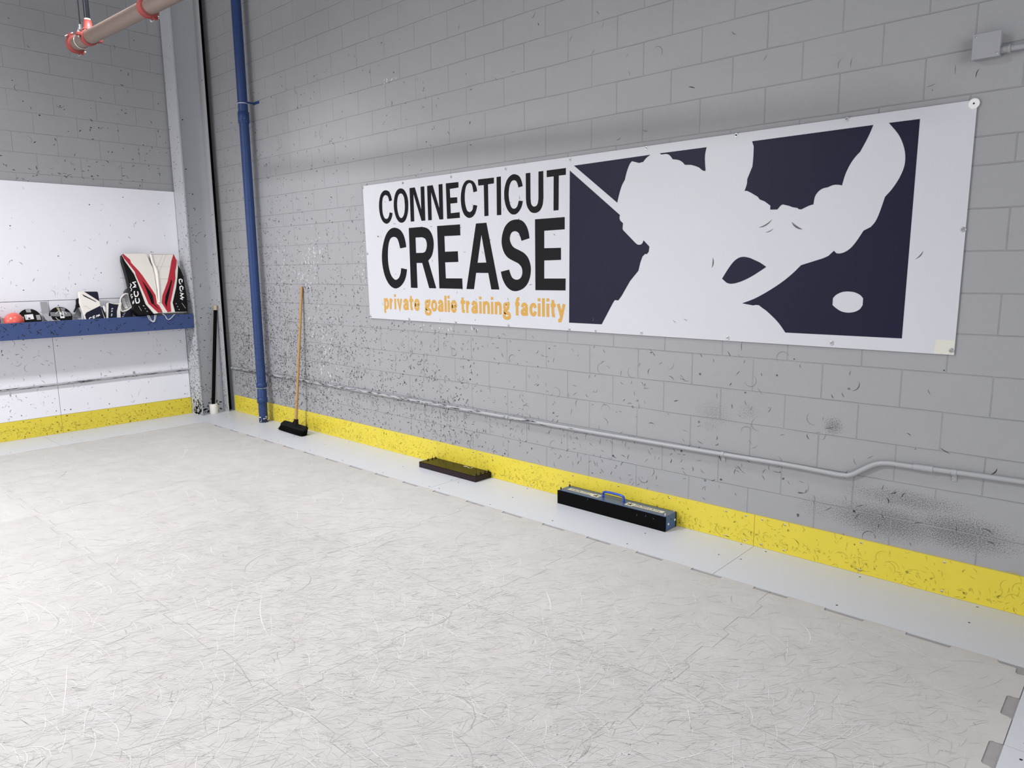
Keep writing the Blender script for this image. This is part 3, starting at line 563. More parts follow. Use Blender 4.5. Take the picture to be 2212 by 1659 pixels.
def floor_mat():
    m = bpy.data.materials.new('skated tile')
    m.use_nodes = True
    nt = m.node_tree
    N = nt.nodes.new; L = nt.links.new
    b = nt.nodes['Principled BSDF']
    b.inputs['Roughness'].default_value = .5
    tc = N('ShaderNodeTexCoord')
    last = None
    base = (*lin((190, 187, 184)), 1)
    mixc = None
    for i, (ang, sx, sy, col, lo, hi, amt) in enumerate([
            (.75, 6.0, 150, (176, 171, 164), .52, .72, .34), (1.15, 7.0, 170, (178, 174, 168), .53, .75, .30),
            (.4, 6.5, 160, (174, 169, 164), .53, .75, .34), (2.1, 7.0, 170, (206, 204, 202), .55, .72, .32),
            (.2, 5.0, 190, (206, 204, 202), .55, .72, .34)]):
        mp = N('ShaderNodeMapping'); mp.inputs['Rotation'].default_value = (0, 0, ang); mp.inputs['Scale'].default_value = (1 / sx, 1 / sy, 1)
        mp.vector_type = 'TEXTURE'
        L(tc.outputs['Object'], mp.inputs['Vector'])
        n = N('ShaderNodeTexNoise'); n.inputs['Scale'].default_value = 1.0; n.inputs['Detail'].default_value = 5
        n.inputs['Distortion'].default_value = .6
        L(mp.outputs[0], n.inputs['Vector'])
        rp = N('ShaderNodeValToRGB'); rp.color_ramp.elements[0].position = lo; rp.color_ramp.elements[1].position = hi
        L(n.outputs['Fac'], rp.inputs[0])
        # worn areas come and go over the floor
        w = N('ShaderNodeTexNoise'); w.inputs['Scale'].default_value = .9; w.inputs['Detail'].default_value = 4
        mp2 = N('ShaderNodeMapping'); mp2.inputs['Location'].default_value = (i * 7.3, i * 3.1, 0)
        L(tc.outputs['Object'], mp2.inputs['Vector']); L(mp2.outputs[0], w.inputs['Vector'])
        mm = N('ShaderNodeMath'); mm.operation = 'MULTIPLY'; L(rp.outputs[0], mm.inputs[0]); L(w.outputs['Fac'], mm.inputs[1])
        m2 = N('ShaderNodeMath'); m2.operation = 'MULTIPLY'; L(mm.outputs[0], m2.inputs[0]); m2.inputs[1].default_value = amt * 2
        m2.use_clamp = True
        mx = N('ShaderNodeMix'); mx.data_type = 'RGBA'
        L(m2.outputs[0], mx.inputs[0])
        if mixc is None:
            mx.inputs[6].default_value = base
        else:
            L(mixc, mx.inputs[6])
        mx.inputs[7].default_value = (*lin(col), 1)
        mixc = mx.outputs[2]
    pn = N('ShaderNodeTexNoise'); pn.inputs['Scale'].default_value = 5; pn.inputs['Detail'].default_value = 8
    pn.inputs['Roughness'].default_value = .7
    L(tc.outputs['Object'], pn.inputs['Vector'])
    mx = N('ShaderNodeMix'); mx.data_type = 'RGBA'; mx.blend_type = 'MULTIPLY'; mx.inputs[0].default_value = 1
    rp = N('ShaderNodeValToRGB'); rp.color_ramp.elements[0].color = (.9, .89, .875, 1); rp.color_ramp.elements[1].color = (1, 1, 1, 1)
    rp.color_ramp.elements[0].position = .3; rp.color_ramp.elements[1].position = .62
    L(pn.outputs['Fac'], rp.inputs[0]); L(mixc, mx.inputs[6]); L(rp.outputs[0], mx.inputs[7])
    # each tile has its own tone, from its age
    sx = N('ShaderNodeSeparateXYZ'); L(tc.outputs['Object'], sx.inputs[0])
    def idx(sock, off):
        a = N('ShaderNodeMath'); a.operation = 'ADD'; L(sock, a.inputs[0]); a.inputs[1].default_value = off
        d = N('ShaderNodeMath'); d.operation = 'DIVIDE'; L(a.outputs[0], d.inputs[0]); d.inputs[1].default_value = 1.12
        f = N('ShaderNodeMath'); f.operation = 'FLOOR'; L(d.outputs[0], f.inputs[0])
        return f.outputs[0]
    cb = N('ShaderNodeCombineXYZ'); L(idx(sx.outputs[0], -8.5 + 11.2), cb.inputs[0]); L(idx(sx.outputs[1], .577 + 11.2), cb.inputs[1])
    wn = N('ShaderNodeTexWhiteNoise'); wn.noise_dimensions = '3D'; L(cb.outputs[0], wn.inputs['Vector'])
    tn = N('ShaderNodeMapRange'); L(wn.outputs['Value'], tn.inputs[0]); tn.inputs[3].default_value = .955; tn.inputs[4].default_value = 1.035
    mt = N('ShaderNodeMix'); mt.data_type = 'RGBA'; mt.blend_type = 'MULTIPLY'; mt.inputs[0].default_value = 1
    L(mx.outputs[2], mt.inputs[6]); L(tn.outputs[0], mt.inputs[7])
    L(mt.outputs[2], b.inputs['Base Color'])
    return m


M['tile'] = floor_mat()


# ------------------------------------------------------------------ marks left by pucks and skates
def mark(mb, fn, u, v, ang, ln, wd, curv, mi):
    """lens shaped curved sliver, part of the surface it sits on"""
    n = 5
    pts = []
    for i in range(n):
        t = i / (n - 1) - .5
        x = t * ln; y = curv * ln * (4 * t * t - 1) * .5
        pts.append((u + x * math.cos(ang) - y * math.sin(ang), v + x * math.sin(ang) + y * math.cos(ang)))
    mb.ribbon(pts, wd, fn, mi, taper=True)


def blob(mb, fn, u, v, r, mi):
    n = 7
    ph = random.random() * 6
    pts = [(u + r * random.uniform(.6, 1.2) * math.cos(ph + k * math.tau / n), v + r * random.uniform(.6, 1.2) * math.sin(ph + k * math.tau / n)) for k in range(n)]
    mb.add([fn(*q) for q in pts], [tuple(range(n))], mi)


def ring(mb, fn, u, v, r, a0, a1, w, mi):
    n = 9
    pts = [(u + r * math.cos(a0 + (a1 - a0) * i / n), v + r * math.sin(a0 + (a1 - a0) * i / n)) for i in range(n + 1)]
    mb.ribbon(pts, w, fn, mi, taper=True)


def scatter(mb, fn, n, u0, u1, v0, v1, dens, mats, ln=(.014, .042), wd=(.004, .009), seed=None, clus=.35):
    """n slivers, thinned by dens(u, v) in 0..1; some come in clusters"""
    k = 0; tries = 0
    last = None
    while k < n and tries < n * 60:
        tries += 1
        if last and random.random() < clus:
            u = last[0] + random.gauss(0, .07); v = last[1] + random.gauss(0, .06)
            if not (u0 < u < u1 and v0 < v < v1):
                last = None
                continue
        else:
            u = random.uniform(u0, u1); v = random.uniform(v0, v1)
        d = dens(u, v)
        if random.random() > d:
            continue
        last = (u, v)
        k += 1
        mi = random.choices(range(len(mats)), [q[1] for q in mats])[0]
        r = random.random()
        if r < .10:
            blob(mb, fn, u, v, random.uniform(.004, .010), mats[mi][0])
        elif r < .94:
            mark(mb, fn, u, v, random.gauss(1.9, .9) if random.random() < .6 else random.uniform(0, 6.28), random.uniform(*ln),
                 random.uniform(*wd), random.uniform(-.35, .35), mats[mi][0])
        else:
            a = random.uniform(0, 6.28)
            ring(mb, fn, u, v, .038, a, a + random.uniform(.9, 3.2), .0035, mats[mi][0])


# ------------------------------------------------------------------ floor
mb = MB()
T = .004
mb.box((-.2, -10.2, -.25), (14.2, .2, -T), 1)
XE, XW, YN = 8.5, .668, -.557
out = []
# outline of the interlocking tile field: walk along the right hand wall (y = YN), then left edge, then back
P3 = .3733
xs = []
x = XW
out.append((XW, YN))
ks = [7.285 + P3 * k - .012 for k in range(-17, 4)]
for k in ks:
    if k < XW + .1 or k > XE - .15:
        continue
    a, b_ = k, k + .185
    r = .031
    out += [(a, YN), (a + .003, YN - r), (b_, YN - r), (b_ + .004, YN)]
out.append((8.391 - .012, YN)); out.append((8.394, YN - .031)); out.append((8.455, YN - .031)); out.append((8.458, YN - .07))
out.append((8.466, YN - .083)); out.append((8.490, YN - .078)); out.append((XE, YN - .083))
y = -.849
while y > -9.8:
    out += [(XE, y + .006), (8.480, y + .001), (8.470, y + .004), (8.459, y - .006), (8.459, y - .150), (8.464, y - .160), (8.485, y - .164), (XE, y - .174)]
    y -= P3
out.append((XE, -10)); out.append((XW, -10))
y = -.667
sl = []
while y > -9.8:
    sl.append(y); y -= P3
for y in reversed(sl):
    out += [(XW, y - .180), (XW + .011, y - .178), (XW + .011, y - .004), (XW, y)]
mb.slab(out[::-1], lambda u, v, d: (u, v, -d * T), 1, 0, 1)
# smooth border panels against the walls
pan = [-.0, 2.110, 4.575, 7.028, 9.48, 14]
for i in range(len(pan) - 1):
    a = pan[i] + (.0015 if i else 0); b_ = pan[i + 1] - .0015
    mb.box((a, YN + .0008, -T), (b_, -.0, 0), 2)
yp = [YN, -2.035, -4.47, -6.9, -10]
for i in range(len(yp) - 1):
    mb.box((0, yp[i + 1] + .0015, -T), (XW - .0008, yp[i] - (.0015 if i else .0008), 0), 2)
yq = [YN, -1.217, -3.65, -6.1, -10]
for i in range(len(yq) - 1):
    mb.box((XE + .0035, yq[i + 1] + .0015, -T), (14, yq[i] - (.0015 if i else .0), 0), 2)
fz = lambda h: (lambda u, v: (u, v, h))
# seams of the jigsaw tiles
def jig(p, q, along):
    L_ = abs(q - p); n = max(1, round(L_ / (P3 / 2)))
    pts = []
    for i in range(n):
        s0 = p + (q - p) * i / n; s1 = p + (q - p) * (i + 1) / n
        o_ = .02 if i % 2 else -.02
        e = (s1 - s0) * .04
        pts += [(s0 + e, o_ * .6), (s0 + e * 1.3, o_), (s1 - e * 1.3, o_), (s1 - e, o_ * .6)]
    return pts
for i in range(1, 7):
    xc = XE - 1.12 * i
    for j in range(8):
        y0_ = YN - 1.12 * j; 
        if xc < 4.9 and random.random() < .75:
            continue
        pts = [(xc + o_, s) for s, o_ in jig(y0_, y0_ - 1.12, 0)]
        mb.ribbon(pts, .0016 if xc > 5 else .0012, fz(.0003), 3)
for j in range(1, 8):
    yc = YN - 1.12 * j - .02
    for i in range(7):
        x0_ = XW + 1.12 * i
        if x0_ < 4.5 and random.random() < .4:
            continue
        pts = [(s, yc + o_) for s, o_ in jig(x0_, x0_ + 1.12, 1)]
        mb.ribbon(pts, .0014, fz(.0003), 3)
# screw holes of the border panels
for i in range(len(pan) - 1):
    a, b_ = pan[i], min(pan[i + 1], 9.2)
    for x_ in (a + .06, a + .62, a + 1.22, a + 1.82, b_ - .06):
        for y_ in (-.045, -.27, -.50):
            if random.random() < .82 and .35 < x_ < 9:
                blob(mb, fz(.0004), x_ + random.uniform(-.05, .05), y_ + random.uniform(-.02, .02), .0065, 4)
for y_ in [-.6 - .31 * k for k in range(10)]:
    for x_ in (.05, .33, .60):
        if random.random() < .75:
            blob(mb, fz(.0004), x_ + random.uniform(-.02, .02), y_ + random.uniform(-.05, .05), .0065, 4)
for y_ in (-1.272, -1.16, -.62, -1.75):
    blob(mb, fz(.0004), 8.562, y_, .007, 4)
# skate cuts: pale hair lines, dirt filled short strokes, a few dark scuffs
def inview(x_, y_):
    d = Vector((x_, y_, 0)) - cam.location
    z_ = d.dot(_f)
    return z_ > .5 and abs(d.dot(_r) / z_) < .76 and abs(d.dot(_u) / z_) < .58
def stroke(n, ln, wd, mi, h, bend, cond=None, ang=None):
    k = 0
    while k < n:
        x_ = random.uniform(XW + .05, XE - .06); y_ = random.uniform(-5.6, YN - .03)
        if not inview(x_, y_) or (cond and random.random() > cond(x_, y_)):
            continue
        k += 1
        a = ang() if ang else random.uniform(0, math.pi)
        l = random.uniform(*ln); m_ = 7
        c = random.gauss(0, bend)
        pts = []
        px, py = x_, y_
        for i in range(m_):
            pts.append((px, py))
            a += c / m_ + random.gauss(0, .03)
            px += l / m_ * math.cos(a); py += l / m_ * math.sin(a)
        if all(XW + .02 < q[0] < XE - .055 and q[1] < YN - .02 for q in pts):
            mb.ribbon(pts, random.uniform(*wd), fz(h), mi, taper=True)
def worn(x_, y_):
    k = max(0, min(1, (x_ - 2.6) / 3.2)) * max(0, min(1, (-y_ - .7) / 1.0))
    return .12 + .88 * k * k
ax = lambda: random.gauss(.75, .5)
stroke(5200, (.03, .13), (.0009, .0021), 6, .0005, .5, worn, ax)
stroke(1500, (.03, .18), (.0010, .0021), 6, .00055, .5, worn)
stroke(1900, (.06, .45), (.0010, .0026), 5, .0007, .7, worn, ax)
stroke(700, (.06, .4), (.0010, .0030), 5, .00075, 1.0, worn)
stroke(260, (.06, .4), (.0012, .0035), 5, .00075, 1.2)
stroke(70, (.3, 1.0), (.002, .0045), 5, .0008, 1.0)
stroke(240, (.02, .09), (.0010, .0024), 7, .0009, .8, worn)
stroke(26, (.15, .5), (.0010, .0022), 7, .0009, 1.6, worn)
floor = struct(mb.build('floor', [M['tile'], M['sub'], M['border'], M['grey_scr2'], M['hole'], M['white_scr'], M['grey_scr'], M['grey_scr2']]))

# ------------------------------------------------------------------ right hand block wall
mb = MB()
mb.box((-.2, 0, -.012), (14.2, .2, 6), 0)
fr = lambda h: (lambda u, v: (u, -h, v))
def dr(u, v):
    if u < .32 or v < .2:
        return 0
    if 3.12 < u < 8.03 and 1.25 < v < 2.5:
        return 0
    a = math.exp(-max(u - 1.6, 0) / 1.7)
    low = 1.0 if v < 1.0 else math.exp(-(v - 1.0) / .8)
    k = a * low
    k = max(k, .30 * math.exp(-max(u - 4, 0) / 2.4) * (1.0 if v < 1.1 else math.exp(-(v - 1.1) / .35)))
    return min(1, k + .012)
ms = [(1, 6), (2, 4), (3, 3)]
scatter(mb, fr(.0006), 5400, .32, 4.6, .2, 3.7, dr, ms, ln=(.012, .036), wd=(.004, .008))
scatter(mb, fr(.0006), 640, 3.6, 8.2, .2, 1.2, lambda u, v: (1 if v < .6 else .5) * math.exp(-max(u - 4.5, 0) / 2.5), [(1, 1), (2, 4), (3, 5)], ln=(.016, .045), wd=(.003, .006))
scatter(mb, fr(.0006), 60, 6.2, 9.2, .2, 1.25, lambda u, v: 1, [(1, 3), (2, 3)], ln=(.025, .055), wd=(.003, .006), clus=.2)
scatter(mb, fr(.0006), 45, 3.5, 8.5, 2.52, 3.6, lambda u, v: 1, [(1, 2), (3, 3)], ln=(.02, .05), wd=(.003, .007), clus=.1)
for k in range(46):
    u = random.uniform(.5, 7.5); v = random.uniform(.25, 1.2) if u > 2.8 else random.uniform(.3, 3.4)
    a = random.uniform(0, 6.28)
    ring(mb, fr(.0005), u, v, .038, a, a + random.uniform(1.5, 4.5), .0035, 3)
# chips down to the white block
for (cx, cz, sx, sz, n) in ((2.2, 1.85, .10, .13, 60), (2.0, 1.62, .16, .05, 40), (2.3, 1.05, .12, .12, 30), (2.35, .62, .07, .12, 34),
                            (2.42, .82, .1, .1, 18), (3.05, 1.75, .04, .12, 14), (4.2, 1.22, .3, .01, 12), (1.62, 1.9, .06, .15, 14), (3.6, 3.35, .06, .04, 10)):
    for k in range(n):
        u, v = random.gauss(cx, sx), random.gauss(cz, sz)
        mark(mb, fr(.0008), u, v, random.gauss(1.57, .35), random.uniform(.008, .04), random.uniform(.004, .010), random.uniform(-.2, .2), 4)
struct(mb.build('wall_right', [M['wall_r'], M['dark'], M['mid'], M['faint'], M['chip']]))

# ------------------------------------------------------------------ left block wall
mb = MB()
mb.box((-.2, -10.2, -.012), (0, 0, 6), 0)
fl = lambda h: (lambda u, v: (h, u, v))
scatter(mb, fl(.0006), 170, -3.2, -.46, 2.65, 4.3, lambda u, v: math.exp(-(v - 2.65) / .8), [(1, 4), (2, 3), (3, 2)], ln=(.015, .045), wd=(.004, .010))
struct(mb.build('wall_left', [M['wall_l'], M['dark'], M['mid'], M['faint']]))

for nm, a, b_ in (('wall_front', (-.2, -10.4, -.012), (14.4, -10.2, 6)), ('wall_back', (14.2, -10.2, -.012), (14.4, .2, 6))):
    mb = MB(); mb.box(a, b_, 0)
    struct(mb.build(nm, [M['wall_l']]))
mb = MB(); mb.box((-.2, -10.4, 6), (14.4, .2, 6.2), 0)
struct(mb.build('ceiling', [M['ceiling']]))

# ------------------------------------------------------------------ yellow kick plates
mb = MB()
yp_ = .0127
sx_ = [.30, 2.150, 4.576, 7.022, 9.46, 14]
for i in range(len(sx_) - 1):
    mb.box((sx_[i] + (.0012 if i else 0), -yp_, .001), (sx_[i + 1] - .0012, 0, .199), 0)
fy = fr(yp_ + .0006)
dy = lambda u, v: min(1, (.15 + math.exp(-max(u - 1.5, 0) / 2.6)) * (1.2 - v * 3.2))
scatter(mb, fy, 1500, .33, 9.0, .012, .19, dy, [(1, 2), (2, 6)], ln=(.008, .026), wd=(.002, .005), clus=.5)
scatter(mb, fr(yp_ + .0004), 1300, .33, 9.0, .01, .19, lambda u, v: .3 + .7 * (v < .09), [(2, 1)], ln=(.008, .04), wd=(.002, .006), clus=.6)
for i in range(len(sx_) - 1):
    a, b_ = sx_[i], sx_[i + 1]
    for f_ in (.05, .19, .62, 1.03, 1.44, 1.85, 2.26, 2.39):
        x_ = a + f_
        if x_ > b_ - .03 or x_ > 9.2:
            continue
        for z_ in (.022, .182):
            mb.lathe([(.0066, 0), (.005, -.003), (0, -.0035)], (x_, -yp_, z_), 'y', 10, 3)
            mb.lathe([(.0022, -.0036), (0, -.0037)], (x_, -yp_ - .0002, z_), 'y', 8, 4)
struct(mb.build('baseboard_right', [M['yellow'], M['ymark'], M['ymark2'], M['galv'], M['seam']]))
mb = MB()
sy_ = [-.431, -1.838, -4.3, -6.7, -10]
for i in range(len(sy_) - 1):
    mb.box((0, sy_[i + 1] + .0012, .001), (.020, sy_[i] - (.0012 if i else 0), .199), 0)
scatter(mb, fl(.0206), 260, -2.6, -.45, .012, .19, lambda u, v: 1.1 - v * 3, [(1, 4), (2, 5)], ln=(.01, .035), wd=(.003, .008), clus=.4)
scatter(mb, fl(.0204), 240, -2.6, -.45, .01, .12, lambda u, v: 1, [(2, 1)], ln=(.008, .04), wd=(.002, .006), clus=.6)
for y_ in [-.55 - .41 * k for k in range(5)] + [-1.79, -1.89]:
    for z_ in (.022, .182):
        blob(mb, fl(.0208), y_, z_, .006, 3)
struct(mb.build('baseboard_left', [M['yellow'], M['ymark'], M['ymark2'], M['seam']]))

# ------------------------------------------------------------------ white plastic wall panels on the left wall
def panel(name, label, y0_, y1_, z0_, z1_, th, n, screws):
    mb = MB()
    mb.bbox((0.0, y1_, z0_), (th, y0_, z1_), .0015, 0)
    scatter(mb, fl(th + .0005), n, max(y1_, -3) + .03, y0_ - .03, z0_ + .02, z1_ - .02, lambda u, v: 1 if z1_ < 2 else .25 + .75 * (v < 1.7) , [(1, 3), (2, 6)], ln=(.012, .045), wd=(.003, .007), clus=.35)
    for (u, v) in screws:
        blob(mb, fl(th + .0007), u, v, .0065, 3)
    o = mb.build(name, [M['panel'], M['panel_mark'], M['panel_mark2'], M['hole']])
    return tag(o, label, 'wall panel')
panel('wall_panel', 'large white plastic wall panel above the blue shelf, top edge below grey block', -.432, -6, 1.437, 2.647, .025, 130,
      [(-2.05, 1.55), (-1.7, 1.9), (-1.35, 2.45), (-.8, 2.3), (-.62, 2.5), (-1.0, 2.55), (-2.1, 2.2), (-.75, 1.95), (-.55, 1.6), (-1.3, 1.72)])
panel('wall_panel', 'white plastic panel below the shelf, between the vertical seam and the corner column', -.432, -1.8365, .201, 1.433, .020, 110,
      [(-1.80, .95), (-1.80, .25), (-.5, .25), (-.95, .26), (-1.35, .25), (-1.75, 1.38), (-1.2, 1.38), (-.5, .9)])
panel('wall_panel', 'white plastic panel below the shelf at the photo\'s left edge, left of the seam', -1.8405, -6, .201, 1.433, .020, 260,
      [(-1.88, .95), (-1.88, .25), (-2.2, .25), (-1.88, 1.38), (-2.3, .9)])

# ------------------------------------------------------------------ steel column in the corner
col = thing('steel_column', 'grey painted steel H-column standing in the corner, scuffed with black puck marks', 'column', (.18, -.26, 0))
def local(o, mb_):
    L_ = o.location
    mb_.v = [(q[0] - L_[0], q[1] - L_[1], q[2] - L_[2]) for q in mb_.v]
    return mb_
mb = MB(); mb.box((.0262, -.430, 0), (.290, -.414, 6), 0)
ff = lambda u, v: (u, -.4306, v)
scatter(mb, ff, 620, .03, .287, .02, 4.4, lambda u, v: 1 if v < 1.3 else math.exp(-(v - 1.3) / .75) + .03, [(1, 6), (2, 3)], ln=(.008, .028), wd=(.004, .011), clus=.3)
for k in range(120):
    blob(mb, ff, random.uniform(.08, .285), abs(random.gauss(.0, .09)) + .01, random.uniform(.006, .016), random.choice((1, 2)))
fe = lambda u, v: (.2906, u, v)
scatter(mb, fe, 60, -.429, -.415, .02, 2.6, lambda u, v: 1, [(1, 3), (2, 2)], ln=(.01, .02), wd=(.003, .005))
local(col, mb).build('flange', [M['steel'], M['dark'], M['mid']], col)
mb = MB(); mb.box((.070, -.104, 0), (.290, -.088, 6), 0)
fi = lambda u, v: (u, -.1046, v)
scatter(mb, fi, 150, .185, .287, .02, 2.2, lambda u, v: math.exp(-v / .6) + .08, [(1, 4), (2, 2)], ln=(.008, .028), wd=(.004, .009))
for z_ in (1.35, 2.38, 3.9):
    mb.ribbon([(.24, z_), (.289, z_ + .012)], .006, fi, 2)
local(col, mb).build('flange', [M['steel'], M['dark'], M['mid']], col)
mb = MB(); mb.box((.164, -.414, 0), (.174, -.104, 6), 0)
fw = lambda u, v: (.1746, u, v)
scatter(mb, fw, 75, -.40, -.12, .2, 2.7, lambda u, v: math.exp(-v / 1.4), [(1, 4), (2, 3)], ln=(.01, .03), wd=(.004, .010), clus=.3)
for (u, v) in ((-.335, 2.9), (-.28, 2.62), (-.37, 1.17), (-.30, 1.17), (-.33, 3.45)):
    blob(mb, fw, u, v, .009, 1)
for k in range(60):
    blob(mb, fw, random.uniform(-.40, -.12), abs(random.gauss(0, .07)) + .01, random.uniform(.006, .014), random.choice((1, 2)))
local(col, mb).build('web', [M['steel'], M['dark'], M['mid']], col)

mb = MB(); mb.box((.10, -.0875, 0), (.172, -.0005, 6), 0)  # added black strip: paints the deep shade behind the flange
local(col, mb).build('gap_shade', M['rubber'], col)['label'] = 'black strip standing in for the shadow between column and wall'

# ------------------------------------------------------------------ black pole with a white cup foot in the column recess
pole = thing('pole', 'black pole with white cup foot and tan taped tip leaning inside the corner column', 'pole', (.245, -.262, 0))
mb = MB(); mb.tube([(.245, -.262, .0), (.245, -.262, .006), (.245, -.262, .112), (.245, -.262, .118)], [.047, .049, .049, .046], 24, 0)
local(pole, mb).build('foot', M['white_pl'], pole)
tp = Vector((.215, -.126, 1.312)); bt = Vector((.245, -.262, .115))
dv = (tp - bt)
mb = MB(); mb.tube([bt, bt + dv * .955], .021, 14, 0)
local(pole, mb).build('shaft', M['rubber'], pole)
mb = MB(); mb.tube([bt + dv * .953, bt + dv * .99, tp], [.0225, .0225, .020], 14, 0)
local(pole, mb).build('tip', M['capwood'], pole)['label'] = 'tan taped tip'

# ------------------------------------------------------------------ blue drain pipe
dp = thing('drain_pipe', 'blue painted vertical drain pipe on the wall right of the corner column', 'pipe', (1.19, -.115, 0))
X0, Y0 = 1.185, -.112
def pipe_marks(mb_, x0_, y0_, r, z0_, z1_, n):
    fp = lambda u, v: (x0_ + r * math.cos(u / r), y0_ + r * math.sin(u / r), v)
    scatter(mb_, fp, n, r * -2.6, r * .6, z0_, z1_, lambda u, v: math.exp(-v / .8) + .06, [(1, 1)], ln=(.008, .022), wd=(.004, .010), clus=.3)
mb = MB(); mb.tube([(X0, Y0, .44), (X0, Y0, 6)], .051, 24, 0)
pipe_marks(mb, X0, Y0, .0515, .5, 3.5, 60)
local(dp, mb).build('pipe', [M['blue_pipe'], M['blue_mark']], dp)
mb = MB(); mb.tube([(X0 + .018, Y0 - .012, .002), (X0 + .018, Y0 - .012, .26)], .049, 24, 0)
pipe_marks(mb, X0 + .018, Y0 - .012, .0495, .01, .25, 60)
fp = lambda u, v: (X0 + .018 + .0497 * math.cos(u / .0497), Y0 - .012 + .0497 * math.sin(u / .0497), v)
for k in range(60):
    blob(mb, fp, random.uniform(-.13, .03), abs(random.gauss(0, .028)) + .004, random.uniform(.005, .011), 1)
for k in range(16):
    blob(mb, lambda u, v: (X0 + .018 + .0502 * math.cos(u / .0497), Y0 - .012 + .0502 * math.sin(u / .0497), v), random.uniform(-.13, .03), random.uniform(.012, .07), random.uniform(.004, .008), 2)
local(dp, mb).build('pipe', [M['blue_pipe'], M['blue_mark'], M['lettering']], dp)
for (z0_, z1_, dx, dy_) in ((.40, .455, 0, 0), (.225, .29, .018, -.012), (3.30, 3.42, 0, 0)):
    mb = MB(); cx, cy = X0 + dx, Y0 + dy_
    mb.tube([(cx, cy, z0_), (cx, cy, z0_ + .004), (cx, cy, z1_ - .004), (cx, cy, z1_)], [.053, .059, .059, .053], 24, 0)
    pipe_marks(mb, cx, cy, .0595, z0_, z1_, 5)
    local(dp, mb).build('coupling', [M['blue_pipe'], M['blue_mark']], dp)
mb = MB()
mb.tube([(X0, Y0, .385), (X0 + .003, Y0 - .002, .36), (X0 + .015, Y0 - .010, .31), (X0 + .018, Y0 - .012, .285)], [.052, .0535, .0535, .052], 24, 0)
local(dp, mb).build('offset_fitting', M['blue_pipe'], dp)
mb = MB()
mb.tube([(X0, Y0, 3.505), (X0, Y0, 3.52)], .0545, 24, 0)
mb.bbox((X0 + .03, -.004, 3.50), (X0 + .15, 0, 3.528), .001, 0)
mb.bbox((X0 + .045, Y0, 3.503), (X0 + .051, -.002, 3.523), .001, 0)
mb.tube([(X0, Y0, 3.500), (X0, Y0, 3.5045)], .0552, 24, 1)
local(dp, mb).build('bracket', [M['blue_pipe'], M['lettering']], dp)

# ------------------------------------------------------------------ conduits
cd = thing('conduit', 'thin grey conduit running low along the block wall, kinked upward near its right end', 'conduit', (.3, -.02, .54))
path = [(.295, .541), (1.0, .541), (2.6, .540), (3.8, .540), (5.4, .541), (6.6, .548), (7.2, .556), (7.46, .552), (7.52, .553), (7.57, .565), (7.66, .630), (7.71, .655), (7.77, .664), (7.86, .665), (8.35, .677), (9.6, .690)]
mb = MB(); mb.tube([(a, -.021, b_) for a, b_ in smooth_line(path, 3)], .0135, 14, 0)
fc = lambda u, v: (u, -.021 - .0139 * math.cos(v), .541 + .0139 * math.sin(v))
for k in range(230):
    u = random.expovariate(1 / 2.6) + .35
    if u > 5.6:
        continue
    v = random.uniform(-.9, 1.0); l = random.uniform(.012, .05)
    mb.ribbon([(u, v), (u + l / 2, v + random.uniform(-.12, .12)), (u + l, v)], random.uniform(.15, .4), fc, random.choice((1, 2)), taper=True)
local(cd, mb).build('tube', [M['conduit'], M['dark'], M['mid']], cd)
for x_, z_ in ((1.62, .540), (3.9, .540), (4.95, .541), (6.8, .551), (7.92, .667), (8.06, .670)):
    mb = MB()
    if x_ == 7.92:
        mb.tube([(x_ - .045, -.021, z_ - .001), (x_ + .045, -.021, z_ + .001)], .0165, 14, 0)
        local(cd, mb).build('coupling', M['conduit'], cd)
        continue
    mb.tube([(x_ - .011, -.021, z_), (x_ + .011, -.021, z_)], .0162, 14, 0)
    mb.bbox((x_ - .011, -.006, z_ - .050), (x_ + .011, -.0005, z_ - .012), .001, 0)
    mb.lathe([(.005, 0), (.004, -.003), (0, -.0035)], (x_, -.006, z_ - .038), 'y', 10, 1)
    local(cd, mb).build('strap', [M['conduit'], M['galv']], cd)
cl = thing('conduit', 'thin scuffed conduit running across the white panels under the blue shelf', 'conduit', (.035, -1, .54))
mb = MB(); mb.tube([(.0345, -.428, .5475), (.0345, -1.06, .546), (.0345, -1.8, .538), (.0345, -6, .52)], .0135, 14, 0)
fc2 = lambda u, v: (.0345 + .0139 * math.cos(v), u, .547 + (u + .43) * .0058 + .0139 * math.sin(v))
for k in range(60):
    u = random.uniform(-2.5, -.45); v = random.uniform(-.9, 1.0); l = random.uniform(.012, .06)
    mb.ribbon([(u, v), (u + l / 2, v + random.uniform(-.12, .12)), (u + l, v)], random.uniform(.15, .45), fc2, random.choice((1, 1, 2)), taper=True)
local(cl, mb).build('tube', [M['conduit'], M['dark'], M['mid']], cl)
mb = MB()
mb.tube([(.0345, -1.051, .546), (.0345, -1.071, .546)], .0162, 14, 0)
mb.bbox((.0205, -1.071, .560), (.026, -1.051, .592), .001, 0)
mb.lathe([(.005, 0), (.004, .003), (0, .0035)], (.026, -1.061, .580), 'x', 10, 1)
local(cl, mb).build('strap', [M['conduit'], M['galv']], cl)

